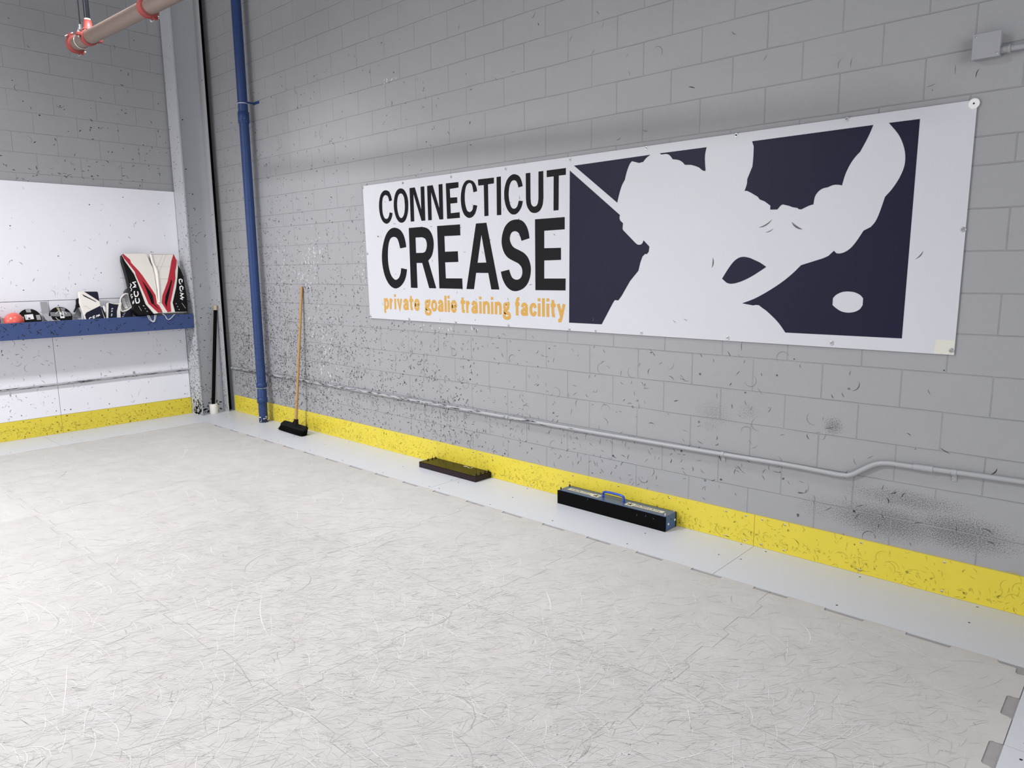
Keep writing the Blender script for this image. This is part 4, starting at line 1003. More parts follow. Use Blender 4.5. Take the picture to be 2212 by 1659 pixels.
# electrical box, top right
eb = thing('electrical_box', 'square grey electrical box on the block wall above the banner\'s right end', 'electrical box', (8.04, 0, 2.72))
mb = MB(); mb.bbox((7.985, -.052, 2.665), (8.092, 0, 2.772), .006, 0)
local(eb, mb).build('box', M['box_paint'], eb)
mb = MB(); mb.bbox((7.983, -.056, 2.663), (8.094, -.0525, 2.774), .0015, 0)
local(eb, mb).build('cover', M['box_paint'], eb)
for (x_, z_) in ((7.995, 2.762), (8.083, 2.675)):
    mb = MB(); mb.lathe([(.0045, 0), (.004, -.002), (0, -.0025)], (x_, -.0561, z_), 'y', 10, 0)
    local(eb, mb).build('screw', M['galv'], eb)
ce = thing('conduit', 'short grey conduit leaving the square electrical box at the right edge', 'conduit', (8.10, -.028, 2.69))
mb = MB(); mb.tube([(8.128, -.028, 2.692), (9.5, -.028, 2.692)], .0135, 14, 0)
local(ce, mb).build('tube', M['box_paint'], ce)
mb = MB(); mb.tube([(8.0925, -.028, 2.692), (8.12, -.028, 2.692), (8.122, -.028, 2.692), (8.131, -.028, 2.692)], [.0165, .0165, .019, .019], 14, 0)
local(ce, mb).build('connector', M['box_paint'], ce)

# ------------------------------------------------------------------ banner
BX, BZ = 3.15, 1.267
D = json.loads(DATA)
ban = thing('banner', 'long white vinyl banner with black and gold lettering on the grey block wall', 'banner', (BX, 0, BZ))
mb = MB()
mb.slab([(-.015, 1.223), (.012, -.001), (4.861, .001), (4.865, 1.223)][::-1], lambda u, v, d: (u, -.010 + d, v), .0015, 0)
fb = lambda h: (lambda u, v: (u, -.010 - h, v))
scatter(mb, fb(.0003), 40, .05, 2.3, .02, 1.2, lambda u, v: 1, [(1, 1)], ln=(.015, .04), wd=(.003, .006), clus=.2)
for (u, v, a, l, w_) in ((3.855, .695, .5, .085, .014), (3.88, .655, .4, .05, .008), (4.04, .675, -.6, .075, .02), (3.53, .475, 1.5, .06, .016), (4.67, .50, .9, .05, .01), (3.28, .105, -.6, .03, .005), (3.36, .12, -.4, .03, .005), (2.63, .09, 1.3, .03, .006)):
    mark(mb, fb(.0012), u, v, a, l, w_ * .55, .2, 1)
mb.poly([[(4.77, .002), (4.86, .003), (4.858, .075), (4.775, .075)]], fb(.0004), 2)
mb.build('sheet', [M['vinyl'], M['vmark'], M['clear_tape']], ban)
for key in ('L1', 'L2'):
    mb = MB()
    for cts in D[key]:
        mb.poly(cts, fb(.0006), 0)
    mb.build('lettering', M['ink'], ban)
mb = MB()
for cts in D['E']:
    mb.poly(cts, fb(.0006), 0)
mb.build('emblem', M['navy'], ban)
GL = {'p': [[(0, 1.14), (0, -.6)], [(0, .72), (.25, .96), (.6, 1), (.93, .75), (1, .47), (.93, .2), (.6, 0), (.25, .03), (0, .25)]],
      'r': [[(0, 1.14), (0, -.14)], [(0, .5), (.3, .86), (1, .98)]],
      'i': [[(.5, 1.14), (.5, -.14)], [(.5, 1.64), (.5, 1.34)]],
      'v': [[(0, 1.14), (.5, -.06), (1, 1.14)]],
      'a': [[(.03, .70), (.2, .95), (.55, 1), (.85, .85), (.9, .5), (.9, .1), (1, -.12)], [(.88, .58), (.35, .48), (.03, .3), (.05, .08), (.35, 0), (.7, .1), (.88, .35)]],
      't': [[(.4, 1.5), (.4, .3), (.55, .02), (1.15, 0)], [(-.40, 1), (1.40, 1)]],
      'e': [[(.03, .50), (.97, .50), (.93, .8), (.7, 1), (.35, 1), (.08, .8), (0, .5), (.08, .2), (.35, 0), (.7, 0), (.97, .28)]],
      'g': [[(.4, 1), (.12, .88), (.06, .68), (.18, .47), (.42, .42), (.65, .49), (.76, .7), (.65, .92), (.4, 1)], [(.62, .95), (1, 1.08)],
            [(.2, .45), (.08, .24), (.25, .10), (.75, .03), (1, -.12), (.95, -.38), (.55, -.48), (.15, -.42), (0, -.22), (.2, .07)]],
      'o': [[(.5 + .5 * math.sin(k * math.tau / 16), .5 + .5 * math.cos(k * math.tau / 16)) for k in range(17)]],
      'l': [[(.5, 1.64), (.5, -.14)]],
      'n': [[(0, 1.14), (0, -.14)], [(0, .72), (.35, .98), (.78, .97), (1, .7), (1, -.14)]],
      'f': [[(1.35, 1.52), (.8, 1.52), (.48, 1.38), (.40, 1.15), (.40, -.14)], [(-.40, 1), (1.40, 1)]],
      'c': [[(.98, .68), (.8, .93), (.5, 1), (.15, .85), (0, .5), (.15, .15), (.5, 0), (.8, .07), (.98, .34)]],
      'y': [[(0, 1.14), (.52, .03)], [(1, 1.14), (.52, -.16), (.36, -.44), (.02, -.46)]]}
mb = MB()
SW = .0265
_n = 0
for g, a, b_ in D['T']:
    for st in GL[g]:
        pts = [(a + SW / 2 + (b_ - a - SW) * q[0], .0925 + .0115 + (.1 - .023) * q[1]) for q in st]
        if g in 'aegocn' and len(pts) > 4:
            pts = smooth_line(pts, 3)
        mb.ribbon(pts, SW, fb(.0006 + .00012 * (_n := _n + 1 if _n < 4 else 1)), 0)
mb.build('lettering', M['gold'], ban)
for i, (x_, z_) in enumerate([(3.137, 2.477), (3.722, 2.469), (4.344, 2.466), (4.955, 2.469), (5.573, 2.471), (6.191, 2.478), (6.805, 2.481), (7.425, 2.483), (8.001, 2.474), (8.003, 1.886), (7.998, 1.291), (7.417, 1.292), (6.799, 1.285), (6.180, 1.284), (5.804, 1.278), (5.568, 1.278), (4.965, 1.278), (4.360, 1.28), (3.749, 1.281), (3.178, 1.284), (3.165, 1.871)]):
    mb = MB()
    big = 1.0 if i not in (8,) else 1.9
    if i == 14:
        big = .7
    o3 = (x_ - BX, -.0106, z_ - BZ)
    hole_only = i in (1, 6)
    mb.lathe([(.0055 * big, -.0005), (.0105 * big, -.002), (.0125 * big, -.001), (.013 * big, .0004)], o3, 'y', 16, 0)
    mb.lathe([(0, -.0006), (.0056 * big, -.0006)], o3, 'y', 12, 1 if (hole_only or i == 11) else 0)
    if i == 8:
        mb.lathe([(0, -.0010), (.0045, -.0010)], o3, 'y', 12, 1)
    if not hole_only and i != 8:
        mb.lathe([(.006, -.001), (.0055, -.004), (.002, -.0052), (0, -.0053)], o3, 'y', 10, 0)
        mb.ribbon([(o3[0] - .004, o3[2]), (o3[0] + .004, o3[2])], .002, lambda u, v: (u, o3[1] - .0055, v), 1)
    mb.build('grommet_screw', [M['lettering'] if i == 8 else M['galv'], M['hole']], ban)

# ------------------------------------------------------------------ push broom
bm_ = thing('push_broom', 'push broom with pale wooden handle and black head leaning on the block wall', 'broom', (1.95, -.18, 0))
foot = Vector((1.947, -.150, .085)); top = Vector((1.9975, -.0165, 1.556))
dv = top - foot
mb = MB(); mb.tube([foot, foot + dv * .5, foot + dv * .985, top], [.0145, .0145, .0145, .010], 14, 0)
side = Vector((1, 0, 0))
for k in range(34):
    t = random.random() ** 1.6 * .95
    a = random.uniform(-2.4, -.4)
    c = foot + dv * t
    fh = lambda u, v: (c.x + .0149 * math.cos(a + u / .0145), c.y + .0149 * math.sin(a + u / .0145), c.z + v)
    mark(mb, fh, 0, 0, random.uniform(0, 3), random.uniform(.008, .02), random.uniform(.003, .006), .1, 1)
local(bm_, mb).build('handle', [M['wood'], M['dark']], bm_)
mb = MB(); mb.tube([foot - dv * .006, foot + dv * .036], [.026, .023], 14, 0)
mb.tube([foot - dv * .018, foot - dv * .004], [.036, .028], 14, 0)
local(bm_, mb).build('socket', M['black'], bm_)
# head: long axis nearly along the wall, brush tilted so that the bristles point out into the room
A_ = Vector((1.705, -.170, 0)); B_ = Vector((2.205, -.190, 0))
ux = (B_ - A_).normalized(); uy = Vector((-ux.y, ux.x, 0))
def sweep(prof0, prof1, mi=0, n=10):
    """prof: list of (out, z) cross-section, swept along the head with rounded ends"""
    vs = []; fs = []
    L_ = (B_ - A_).length
    k = len(prof0)
    for i in range(n + 1):
        t = i / n
        e = 1 - .16 * (abs(2 * t - 1) ** 6)
        for (o_, z_) in prof0:
            p = A_ + ux * (L_ * t) - uy * (o_ * e)
            vs.append((p.x, p.y, z_))
    for i in range(n):
        for j in range(k):
            j2 = (j + 1) % k
            fs.append((i * k + j, i * k + j2, (i + 1) * k + j2, (i + 1) * k + j))
    fs.append(tuple(range(k))[::-1]); fs.append(tuple(n * k + j for j in range(k)))
    mb.add(vs, fs, mi)
mb = MB(); sweep([(-.034, .078), (-.030, .092), (.022, .070), (.034, .056), (.030, .048), (-.030, .066)], None)
blk_ = local(bm_, mb).build('brush_block', M['black'], bm_)
mb = MB(); sweep([(-.028, .066), (.030, .050), (.066, .012), (.058, .001), (.000, .001), (-.010, .008)], None, 0, 14)
L_ = (B_ - A_).length
for k in range(900):
    t = random.random(); w_ = random.random()
    p0 = A_ + ux * (L_ * (.01 + .98 * t)) - uy * (-.026 + .056 * w_); p0.z = .064 - .014 * w_
    p1 = A_ + ux * (L_ * (-.008 + 1.016 * t) + random.gauss(0, .003)) - uy * (-.010 + .080 * w_ + random.gauss(0, .002)); p1.z = .0005 + .012 * w_
    nx = ux * .0011
    mb.add([p0 - nx, p0 + nx, p1 + nx * 1.4, p1 - nx * 1.4], [(0, 1, 2, 3)], 0)
local(bm_, mb).build('bristles', M['bristle'], blk_)
for t in (.42, .985):
    p = A_ + ux * (L_ * t) + uy * .012
    mb = MB(); mb.tube(smooth_line([(p.x, p.y, .080), (p.x + .004, p.y, .100), (p.x + .016, p.y, .116), (p.x + .030, p.y, .124)], 4), [.007 - .0004 * i for i in range(13)], 8, 0)
    local(bm_, mb).build('hook', M['black'], blk_)

# ------------------------------------------------------------------ dark brown training box
tb = thing('training_box', 'low dark brown box with glossy top lying against the yellow kick plate', 'box', (4.4, -.11, 0))
mb = MB()
ang = -.004
mb.bbox((4.046, -.200, .0), (4.752, -.016, .0475), .0025, 0)
local(tb, mb).build('body', M['choc'], tb)
mb = MB(); mb.bbox((4.048, -.198, .0478), (4.750, -.018, .0510), .0012, 0)
ft = lambda u, v: (u, v, .0512)
mb.poly([[(4.455, -.052), (4.492, -.046), (4.490, -.030), (4.453, -.036)]], ft, 1)
mb.ribbon(smooth_line([(4.505, -.046), (4.525, -.056), (4.545, -.046), (4.545, -.034), (4.535, -.028)], 3), .008, ft, 1)
local(tb, mb).build('top', [M['choc_top'], M['sticker']], tb)
for x_ in (4.070, 4.728):
    for y_ in (-.165, -.115, -.065, -.025):
        if y_ == -.165 and x_ < 4.5:
            continue
        mb = MB(); mb.lathe([(.009, 0), (.008, .003), (.004, .0045), (.004, .013), (0, .014)], (x_, y_, .0510), 'z', 10, 0)
        local(tb, mb).build('pin', M['black'], tb)

# ------------------------------------------------------------------ blue rebounder with black rubber face
rb = thing('rebounder', 'long blue metal puck rebounder with carrying handle and black rubber front face', 'rebounder', (6.03, -.09, 0))
RH = .104
mb = MB(); mb.bbox((5.592, -.158, .004), (6.486, -.032, RH), .003, 0)
local(rb, mb).build('body', M['reb_blue'], rb)
mb = MB(); mb.bbox((6.4862, -.154, .006), (6.4892, -.036, RH - .002), .001, 0)
for (y_, z_) in ((-.128, .045), (-.045, .052)):
    mb.lathe([(.008, 0), (.007, .003), (0, .004)], (6.4892, y_, z_), 'x', 10, 1)
mb.lathe([(.006, 0), (0, .001)], (6.4892, -.095, .072), 'x', 8, 2)
local(rb, mb).build('end_plate', [M['reb_side'], M['white_pl'], M['black']], rb)
mb = MB()
mb.bbox((5.582, -.168, .0), (6.488, -.1582, RH - .004), .002, 0)
for (x_, z_) in ((6.27, .068), (6.34, .078), (6.40, .072), (5.86, .09)):
    mark(mb, lambda u, v: (u, -.1686, v), x_, z_, random.uniform(0, 3), .016, .003, .1, 1)
local(rb, mb).build('rubber_band', [M['rubber'], M['grey_dk']], rb)
mb = MB(); mb.bbox((5.582, -.0318, .0), (6.488, -.022, RH - .002), .002, 0)
local(rb, mb).build('rubber_band', M['rubber'], rb)
hz = RH
mb = MB(); mb.tube(smooth_line([(5.945, -.098, hz), (5.945, -.098, hz + .028), (5.952, -.098, hz + .040), (5.975, -.098, hz + .046), (6.03, -.098, hz + .048), (6.09, -.098, hz + .046), (6.112, -.098, hz + .040), (6.120, -.098, hz + .028), (6.120, -.098, hz)], 4), .0085, 12, 0)
local(rb, mb).build('handle', M['handle_blue'], rb)
fz2 = lambda h: (lambda u, v: (u, v, RH + h))
for side in (0, 1):
    mb = MB()
    a, b_ = ((5.635, 5.905), (6.155, 6.435))[side]
    mb.poly([[(a, -.118), (b_, -.118), (b_, -.078), (a, -.078)]], fz2(.0006), 0)
    sq = (b_ - .05, b_ + .012) if side == 0 else (a - .012, a + .05)
    mb.poly([[(sq[0], -.134), (sq[1], -.134), (sq[1], -.072), (sq[0], -.072)]], fz2(.0009), 0)
    c = (sq[0] + sq[1]) / 2
    for k in range(5):
        a_ = k * math.tau / 5 + .4
        mb.ribbon([(c, -.103), (c + .024 * math.cos(a_), -.103 + .024 * math.sin(a_))], .009, fz2(.0012), 1)
    x_ = a + (.02 if side == 0 else .065); xe = b_ - (.07 if side == 0 else .02)
    while x_ < xe:
        h_ = random.uniform(.016, .022)
        s_ = random.uniform(-.008, .008)
        mb.ribbon([(x_, -.098 - h_ / 2), (x_ + s_, -.098 + h_ / 2)], .0048, fz2(.0012), 1)
        if random.random() < .6:
            yy = random.choice((-.107, -.098, -.089))
            mb.ribbon([(x_, yy), (x_ + .010, yy)], .0042, fz2(.0012), 1)
        x_ += random.uniform(.011, .017)
    local(rb, mb).build('sticker', [M['sticker'], M['sticker_ink']], rb)
for (x_, y_) in ((5.600, -.148), (5.604, -.048), (6.476, -.150), (6.478, -.040)):
    mb = MB(); mb.lathe([(.0045, 0), (.0045, .012), (.002, .018), (0, .0185)], (x_, y_, RH), 'z', 10, 0)
    local(rb, mb).build('stud', M['black'] if x_ < 6 else M['galv'], rb)

# ------------------------------------------------------------------ sprinkler pipe near the ceiling, upper left
sp = thing('sprinkler_pipe', 'bare steel sprinkler pipe with red couplings hanging in the upper left', 'pipe', (2.9, -1.9, 3.56))
def ax_(x_):
    return Vector((x_, -1.9, 3.6 - (x_ - 2.0) * .0428))
PR = .0535
mb = MB(); mb.tube([ax_(1.80), ax_(3.30)], PR, 28, 0)
local(sp, mb).build('pipe', M['pipe_steel'], sp)
mb = MB(); mb.tube([ax_(3.30), ax_(6.4)], PR, 28, 0)
local(sp, mb).build('pipe', M['pipe_steel'], sp)
def coupling(x_, name='coupling'):
    mb_ = MB()
    prof = [(-.034, PR + .001), (-.034, PR + .012), (-.022, PR + .015), (-.016, PR + .008), (.016, PR + .008), (.022, PR + .015), (.034, PR + .012), (.034, PR + .001)]
    mb_.tube([ax_(x_ + a) for a, r in prof], [r for a, r in prof], 28, 0, caps=False)
    for s_, an in ((1, -1.0), (-1, math.pi - 1.0)):
        c = ax_(x_)
        d = Vector((0, math.cos(an), math.sin(an)))
        p = c + d * (PR + .020)
        mb_.tube([p + Vector((-.024, 0, 0)), p + Vector((.024, 0, 0))], .016, 10, 0)
        w_ = Vector((0, -d.z, d.y))
        mb_.tube([p + d * .006 - w_ * .036, p + d * .006 + w_ * .036], .008, 10, 1)
    return local(sp, mb_).build(name, [M['red_iron'], M['galv']], sp)
coupling(1.815); coupling(3.32)
mb = MB(); mb.tube([ax_(1.778), ax_(1.782), ax_(1.80)], [PR * .8, PR + .004, PR + .004], 28, 0)
local(sp, mb).build('end_cap', M['red_iron'], sp)
# mechanical tee with riser
tx = 2.14
mb = MB()
c = ax_(tx)
mb.tube([ax_(tx - .030), ax_(tx - .028), ax_(tx + .028), ax_(tx + .030)], [PR + .001, PR + .009, PR + .009, PR + .001], 28, 0, caps=False)
mb.tube([c + Vector((0, 0, PR)), c + Vector((0, 0, PR + .012)), c + Vector((0, 0, PR + .014)), c + Vector((0, 0, PR + .075))], [.044, .040, .032, .030], 18, 0)
for s_ in (1, -1):
    p = c + Vector((0, s_ * (PR + .020), -.012 if s_ > 0 else .012))
    mb.bbox((p.x - .020, p.y - .022, p.z - .012), (p.x + .020, p.y + .022, p.z + .012), .004, 0)
    mb.tube([p - Vector((0, 0, .026)), p + Vector((0, 0, .026))], .009, 10, 1)
local(sp, mb).build('branch_tee', [M['red_iron'], M['galv']], sp)
mb = MB(); mb.tube([c + Vector((0, 0, PR + .06)), c + Vector((0, 0, 2.3))], .0215, 16, 0)
mb.tube([c + Vector((0, 0, PR + .074)), c + Vector((0, 0, PR + .088))], [.0235, .0225], 16, 1)
local(sp, mb).build('riser', [M['black_iron'], M['sticker']], sp)
hx = 1.965
c = ax_(hx)
mb = MB()
pts = [(c.x, c.y + (PR + .004) * math.sin(a_), c.z + (PR + .004) * math.cos(a_)) for a_ in [.45 + (math.tau - .9) * k / 24 for k in range(25)]]
pts = [(c.x, c.y + .012, c.z + PR + .05)] + pts + [(c.x, c.y - .012, c.z + PR + .05)]
mb.tube(pts, .005, 8, 0)
mb.tube([(c.x, c.y, c.z + PR + .035), (c.x, c.y, c.z + PR + .075)], .012, 10, 0)
local(sp, mb).build('hanger_ring', M['galv'], sp)
mb = MB(); mb.tube([(c.x, c.y, c.z + PR + .06), (c.x, c.y, c.z + 2.3)], .005, 8, 0)
local(sp, mb).build('hanger_rod', M['black_iron'], sp)

# ------------------------------------------------------------------ blue shelf on the left wall
sh = thing('shelf', 'blue board shelf on the left wall carrying the goalie gear', 'shelf', (.14, -1.5, 1.06))
SX = .285
mb = MB(); mb.bbox((SX - .019, -6, 1.062), (SX, -.440, 1.232), .002, 0)
fs_ = lambda u, v: (SX + .0006, u, v)
scatter(mb, fs_, 105, -2.7, -.45, 1.07, 1.225, lambda u, v: .45 + .55 * (u < -1.75), [(1, 1)], ln=(.015, .045), wd=(.005, .012), clus=.3)
local(sh, mb).build('front_board', [M['blue_shelf'], M['blue_dark']], sh)
mb = MB(); mb.bbox((.0255, -6, 1.137), (SX - .0195, -.440, 1.155), .002, 0)
local(sh, mb).build('bottom_board', M['blue_shelf'], sh)
SZ = 1.155

# tape strap holding the shelf to the wall
mb = MB()
tp_ = [(-1.885, 1.424, .027), (-1.884, 1.38, .032), (-1.878, 1.30, .045), (-1.872, 1.24, .10), (-1.870, 1.228, .18), (-1.870, 1.236, .262), (-1.868, 1.2335, .288)]
vs = []
for i, (y_, z_, x_) in enumerate(tp_):
    w_ = .031 + .006 * max(0, i - 2) / 4
    vs += [(x_, y_ - w_, z_), (x_, y_ + w_, z_), (x_ + .0012, y_ + w_, z_ + .0006), (x_ + .0012, y_ - w_, z_ + .0006)]
fs = []
for i in range(len(tp_) - 1):
    for k in range(4):
        fs.append((4 * i + k, 4 * i + (k + 1) % 4, 4 * i + 4 + (k + 1) % 4, 4 * i + 4 + k))
fs += [(3, 2, 1, 0), tuple(4 * (len(tp_) - 1) + k for k in range(4))]
mb.add(vs, fs, 0)
tag(mb.build('tape_strip', M['tape']), 'grey cloth tape strip from the white wall panel down to the blue shelf', 'tape')

# coral ball
mb = MB()
n = 20
BR = .088
mb.lathe([(BR * math.sin(math.pi * k / n), -BR * math.cos(math.pi * k / n)) for k in range(n + 1)], (0, 0, 0), 'z', 36, 0)
tag(mb.build('ball', M['coral'], None, (.165, -2.197, SZ + BR + .0002)), 'glossy coral ball on the blue shelf, between two black discs', 'ball')

# discs leaning on the wall
def disc(name, label, y_, r, tilt):
    root = thing(name, label, 'disc', (.105, y_, SZ + .001))
    def fd(h):
        # local frame: disc stands on its rim, leaning back towards the wall
        return lambda u, v: (-(v + r) * math.sin(tilt) + h * math.cos(tilt) - .0, u, (v + r) * math.cos(tilt) + h * math.sin(tilt))
    mb_ = MB()
    N_ = 40
    rim = [(r * math.cos(k * math.tau / N_), r * math.sin(k * math.tau / N_)) for k in range(N_)]
    mb_.slab(rim, lambda u, v, d: fd(-d)(u, v), .018, 0)
    mb_.build('plate', M['black'], root)
    return root, fd
def patch(root, fd, quad, m_, name='tape_patch', h=.0012):
    mb_ = MB()
    mb_.slab(quad, lambda u, v, d: fd(h - d)(u, v), .001, 0)
    return mb_.build(name, m_, root)
DR = .105
d1, fd1 = disc('disc', 'black disc with white printed label and light tape patches, beside the coral ball', -2.034, DR, .28)
patch(d1, fd1, [(-.026, .103), (.020, .104), (.020, .066), (-.022, .068)], M['tape'])
patch(d1, fd1, [(.056, .036), (.094, .036), (.096, -.018), (.058, -.017)], M['tape'])
patch(d1, fd1, [(-.099, .034), (-.052, .024), (-.060, -.022), (-.098, -.020)], M['tan'])
lb = patch(d1, fd1, [(-.045, .043), (.031, .047), (.034, -.006), (-.041, -.010)], M['lettering'], 'label', .0016)
fl1 = fd1(.0022)
for k in range(4):
    mb = MB(); mb.ribbon([(-.037, .034 - k * .010), (-.030, .0345 - k * .010)], .005, fl1, 0)
    mb.build('print', M['sticker_ink'], lb)
mb = MB(); mb.poly([[(-.008 + .011 * math.cos(a_), .004 + .009 * math.sin(a_)) for a_ in [k * math.tau / 10 for k in range(10)]]], fl1, 0)
mb.build('print', M['sticker_ink'], lb)
d2, fd2 = disc('disc', 'black disc striped with dull grey tape and a star sticker, beside the tape strip', -1.753, .109, .28)
patch(d2, fd2, [(-.092, .056), (-.009, .050), (-.009, .004), (-.092, .012)], M['tape2'])
patch(d2, fd2, [(.009, .103), (.056, .090), (.044, .052), (.018, .052)], M['tape2'])
patch(d2, fd2, [(.034, .058), (.056, .055), (.098, .040), (.100, .004), (.034, .000)], M['tape2'])
patch(d2, fd2, [(-.026, .102), (.000, .104), (.006, .056), (-.010, .056)], M['tan'], 'tape_patch', .0018)
st2 = patch(d2, fd2, [(-.006, .055), (.033, .055), (.034, -.016), (-.006, -.016)], M['lettering'], 'sticker', .0024)
mb = MB()
mb.ribbon([(.052 * math.cos(a_) + .006, .052 * math.sin(a_) + .012) for a_ in [math.pi * (.60 + .28 * k / 8) for k in range(9)]], .004, fd2(.0026), 0)
mb.build('ring_line', M['lettering'], d2)
mb = MB()
mb.ribbon([(.056 * math.cos(a_) + .006, .056 * math.sin(a_) + .012) for a_ in [math.pi * (1.08 + .3 * k / 8) for k in range(9)]], .004, fd2(.0026), 0)
mb.build('ring_line', M['lettering'], d2)
mb = MB()
mb.ribbon([(.054 * math.cos(a_) + .006, .054 * math.sin(a_) + .012) for a_ in [math.pi * (.08 + .2 * k / 8) for k in range(9)]], .004, fd2(.0026), 0)
mb.build('ring_line', M['lettering'], d2)
st = []
for k in range(10):
    r_ = .018 if k % 2 == 0 else .008
    a_ = math.pi / 2 + k * math.pi / 5
    st.append((.014 + r_ * math.cos(a_), .014 + r_ * math.sin(a_)))
mb = MB(); mb.poly([st], fd2(.0030), 0); mb.build('star', M['sticker_ink'], st2)
mb = MB(); mb.ribbon(smooth_line([(.002, .050), (.016, .048), (.020, .038), (.015, .030)], 3), .007, fd2(.0030), 0)
mb.build('print', M['sticker_ink'], st2)
d3, fd3 = disc('disc', 'plain black disc cut off by the photo\'s left edge, left of the coral ball', -2.405, .112, .22)

# ------------------------------------------------------------------ goalie gear
def lean(k, depth):
    s_ = 1 / math.sqrt(1 + k * k)
    # u along the wall, v up the leaning face, d into the gear
    return lambda u, v, d=0: (-v * k * s_ - d * s_, u, v * s_ - d * k * s_)
def relief(root, name, f, outline, h, m_, label=None):
    mb_ = MB()
    mb_.slab(outline, lambda u, v, d: f(u, v, d - h), h + .004, 0)
    o = mb_.build(name, m_, root)
    if label:
        o['label'] = label
    return o
def strokes(root, f, lst, w, m_, h, name='lettering'):
    mb_ = MB()
    for q_, pts in enumerate(lst):
        mb_.ribbon(pts, w, lambda u, v: f(u, v, -h - .0002 * q_), 0)
    return mb_.build(name, m_, root)
def cush(root, name, f, outline, depth, m_, r=.012):
    """padded body: outline with a rounded front edge"""
    cx = sum(q[0] for q in outline) / len(outline); cy = sum(q[1] for q in outline) / len(outline)
    mb_ = MB()
    n_ = len(outline)
    rings = []
    for (d, ins) in ((0, r), (r * .3, r * .3), (r, 0), (depth - r, 0), (depth, r)):
        rg = []
        for i in range(n_):
            a_ = outline[i - 1]; b2 = outline[(i + 1) % n_]
            tx_, ty_ = b2[0] - a_[0], b2[1] - a_[1]
            l_ = math.hypot(tx_, ty_) or 1e-9
            nx_, ny_ = -ty_ / l_, tx_ / l_
            if (cx - outline[i][0]) * nx_ + (cy - outline[i][1]) * ny_ < 0:
                nx_, ny_ = -nx_, -ny_
            rg.append(f(outline[i][0] + nx_ * ins, outline[i][1] + ny_ * ins, d))
        rings.append(rg)
    vs_ = [q for rg in rings for q in rg]
    fs2 = []
    for i in range(len(rings) - 1):
        for k in range(n_):
            k2 = (k + 1) % n_
            fs2.append((i * n_ + k, i * n_ + k2, (i + 1) * n_ + k2, (i + 1) * n_ + k))
    mb_.add(vs_, fs2, 0)
    tri = [tuple(t) for t in tessellate_polygon([[Vector((q[0], q[1], 0)) for q in outline]])]
    mb_.add(rings[0], tri, 0); mb_.add(rings[-1], [t[::-1] for t in tri], 0)
    return mb_.build(name, m_, root)

PADF = lean(.26, .1)
_o, _b = D['pl']['out'], D['pl']['black']
FACE_L = [_b[0]] + _o[1:14] + [_b[6], _b[5], _b[4], _b[3], _b[2], _b[1]]
for side, (dd, y0_, label) in enumerate(((D['pl'], Y0L, 'white, red and black goalie leg pad on the shelf, left one of the pair'),
                                          (D['pr'], Y0R, 'white, red and black goalie leg pad on the shelf, right one next to the column'))):
    p_ = thing('leg_pad', label, 'leg pad', (.31, y0_, 1.235), 'goalie leg pads on the shelf')
    cush(p_, 'body', PADF, dd['out'], .075, M['pad_black'] if side == 0 else M['pad_white'], .010)
    if side == 0:
        relief(p_, 'face', PADF, dd['out'][1:16] + [dd['out'][0]] if False else FACE_L, .003, M['pad_white'])
    roll_ = relief(p_, 'outer_roll', PADF, dd['black'], .006, M['pad_black'])
    str_ = relief(p_, 'face_stripe', PADF, dd['red'], .004, M['pad_red'])
    for s_ in ('slit', 'slit2'):
        if s_ in dd:
            relief(str_, 'stripe_insert', PADF, dd[s_], .0055, M['pad_black'])
    strokes(roll_, PADF, [dd['C1'], dd['C2'], dd['M']], .0118, M['lettering'], .0072)
    extra = [dd[q] for q in ('D1', 'D2', 'D3') if q in dd]
    if extra:
        strokes(roll_, PADF, extra, .007, M['lettering'], .0072)
    strokes(roll_, PADF, [dd['k1']], .005, M['stitch'], .0072, 'toe_print')
    for q in ('k2', 'k3', 'k4'):
        strokes(roll_, PADF, [dd[q]], .006, M['lettering'], .0072, 'toe_print')
    strokes(p_, PADF, [dd[q] for q in ('q1', 'q2', 'q3', 'q4', 'q5') if q in dd], .0018, M['stitch'], .0012, 'stitching')
    if 'roll' in dd:
        mb = MB()
        mb.tube([PADF(u, v, -.002) for u, v in smooth_line(dd['roll'], 3)], .014, 10, 0)
        mb.build('inner_roll', M['pad_white'], p_)
    # skate laces hanging over the front of the shelf
    laces = ([[(-.957, 1.242), (-.936, 1.192), (-.895, 1.163), (-.869, 1.2), (-.863, 1.240)], [(-.942, 1.242), (-.915, 1.181), (-.889, 1.178), (-.876, 1.240)]]
             if side == 0 else [[(-.788, 1.246), (-.761, 1.224), (-.746, 1.19), (-.726, 1.179), (-.698, 1.196), (-.652, 1.236)]])
    mb = MB()
    for ls in laces:
        mb.tube([(.294 + .003 * math.sin(7 * i) - .31, a - y0_, b_ - 1.235) for i, (a, b_) in enumerate(smooth_line(ls, 5))], .0034, 8, 0)
    mb.build('laces', M['lace'], p_)

BF = lean(.3, .1)
bk = thing('blocker', 'white and navy goalie blocker standing in the shelf, left of the catching glove', 'blocker', (.2, Y0B, 1.235))
low = -.150
ext = [(q[0], q[1]) for q in D['bl']['out']]
cush(bk, 'board', BF, [(q[0] + (.012 if q[1] < -.03 else 0), low if q[1] < -.03 else q[1]) for q in ext], .035, M['pad_white'], .006)
relief(bk, 'face_panel', BF, D['bl']['navy1'], .003, M['pad_navy'])
relief(bk, 'face_panel', BF, [(q[0], low + .01 if q[1] < -.03 else q[1]) for q in D['bl']['navy2']], .003, M['pad_navy'])
relief(bk, 'stripe', BF, D['bl']['slit'], .003, M['pad_navy'])
strokes(bk, BF, [D['bl']['C1'], D['bl']['C2'], D['bl']['M']], .009, M['lettering'], .0042)
strokes(bk, BF, [D['bl']['scuff']], .003, M['stitch'], .0012, 'scuff')

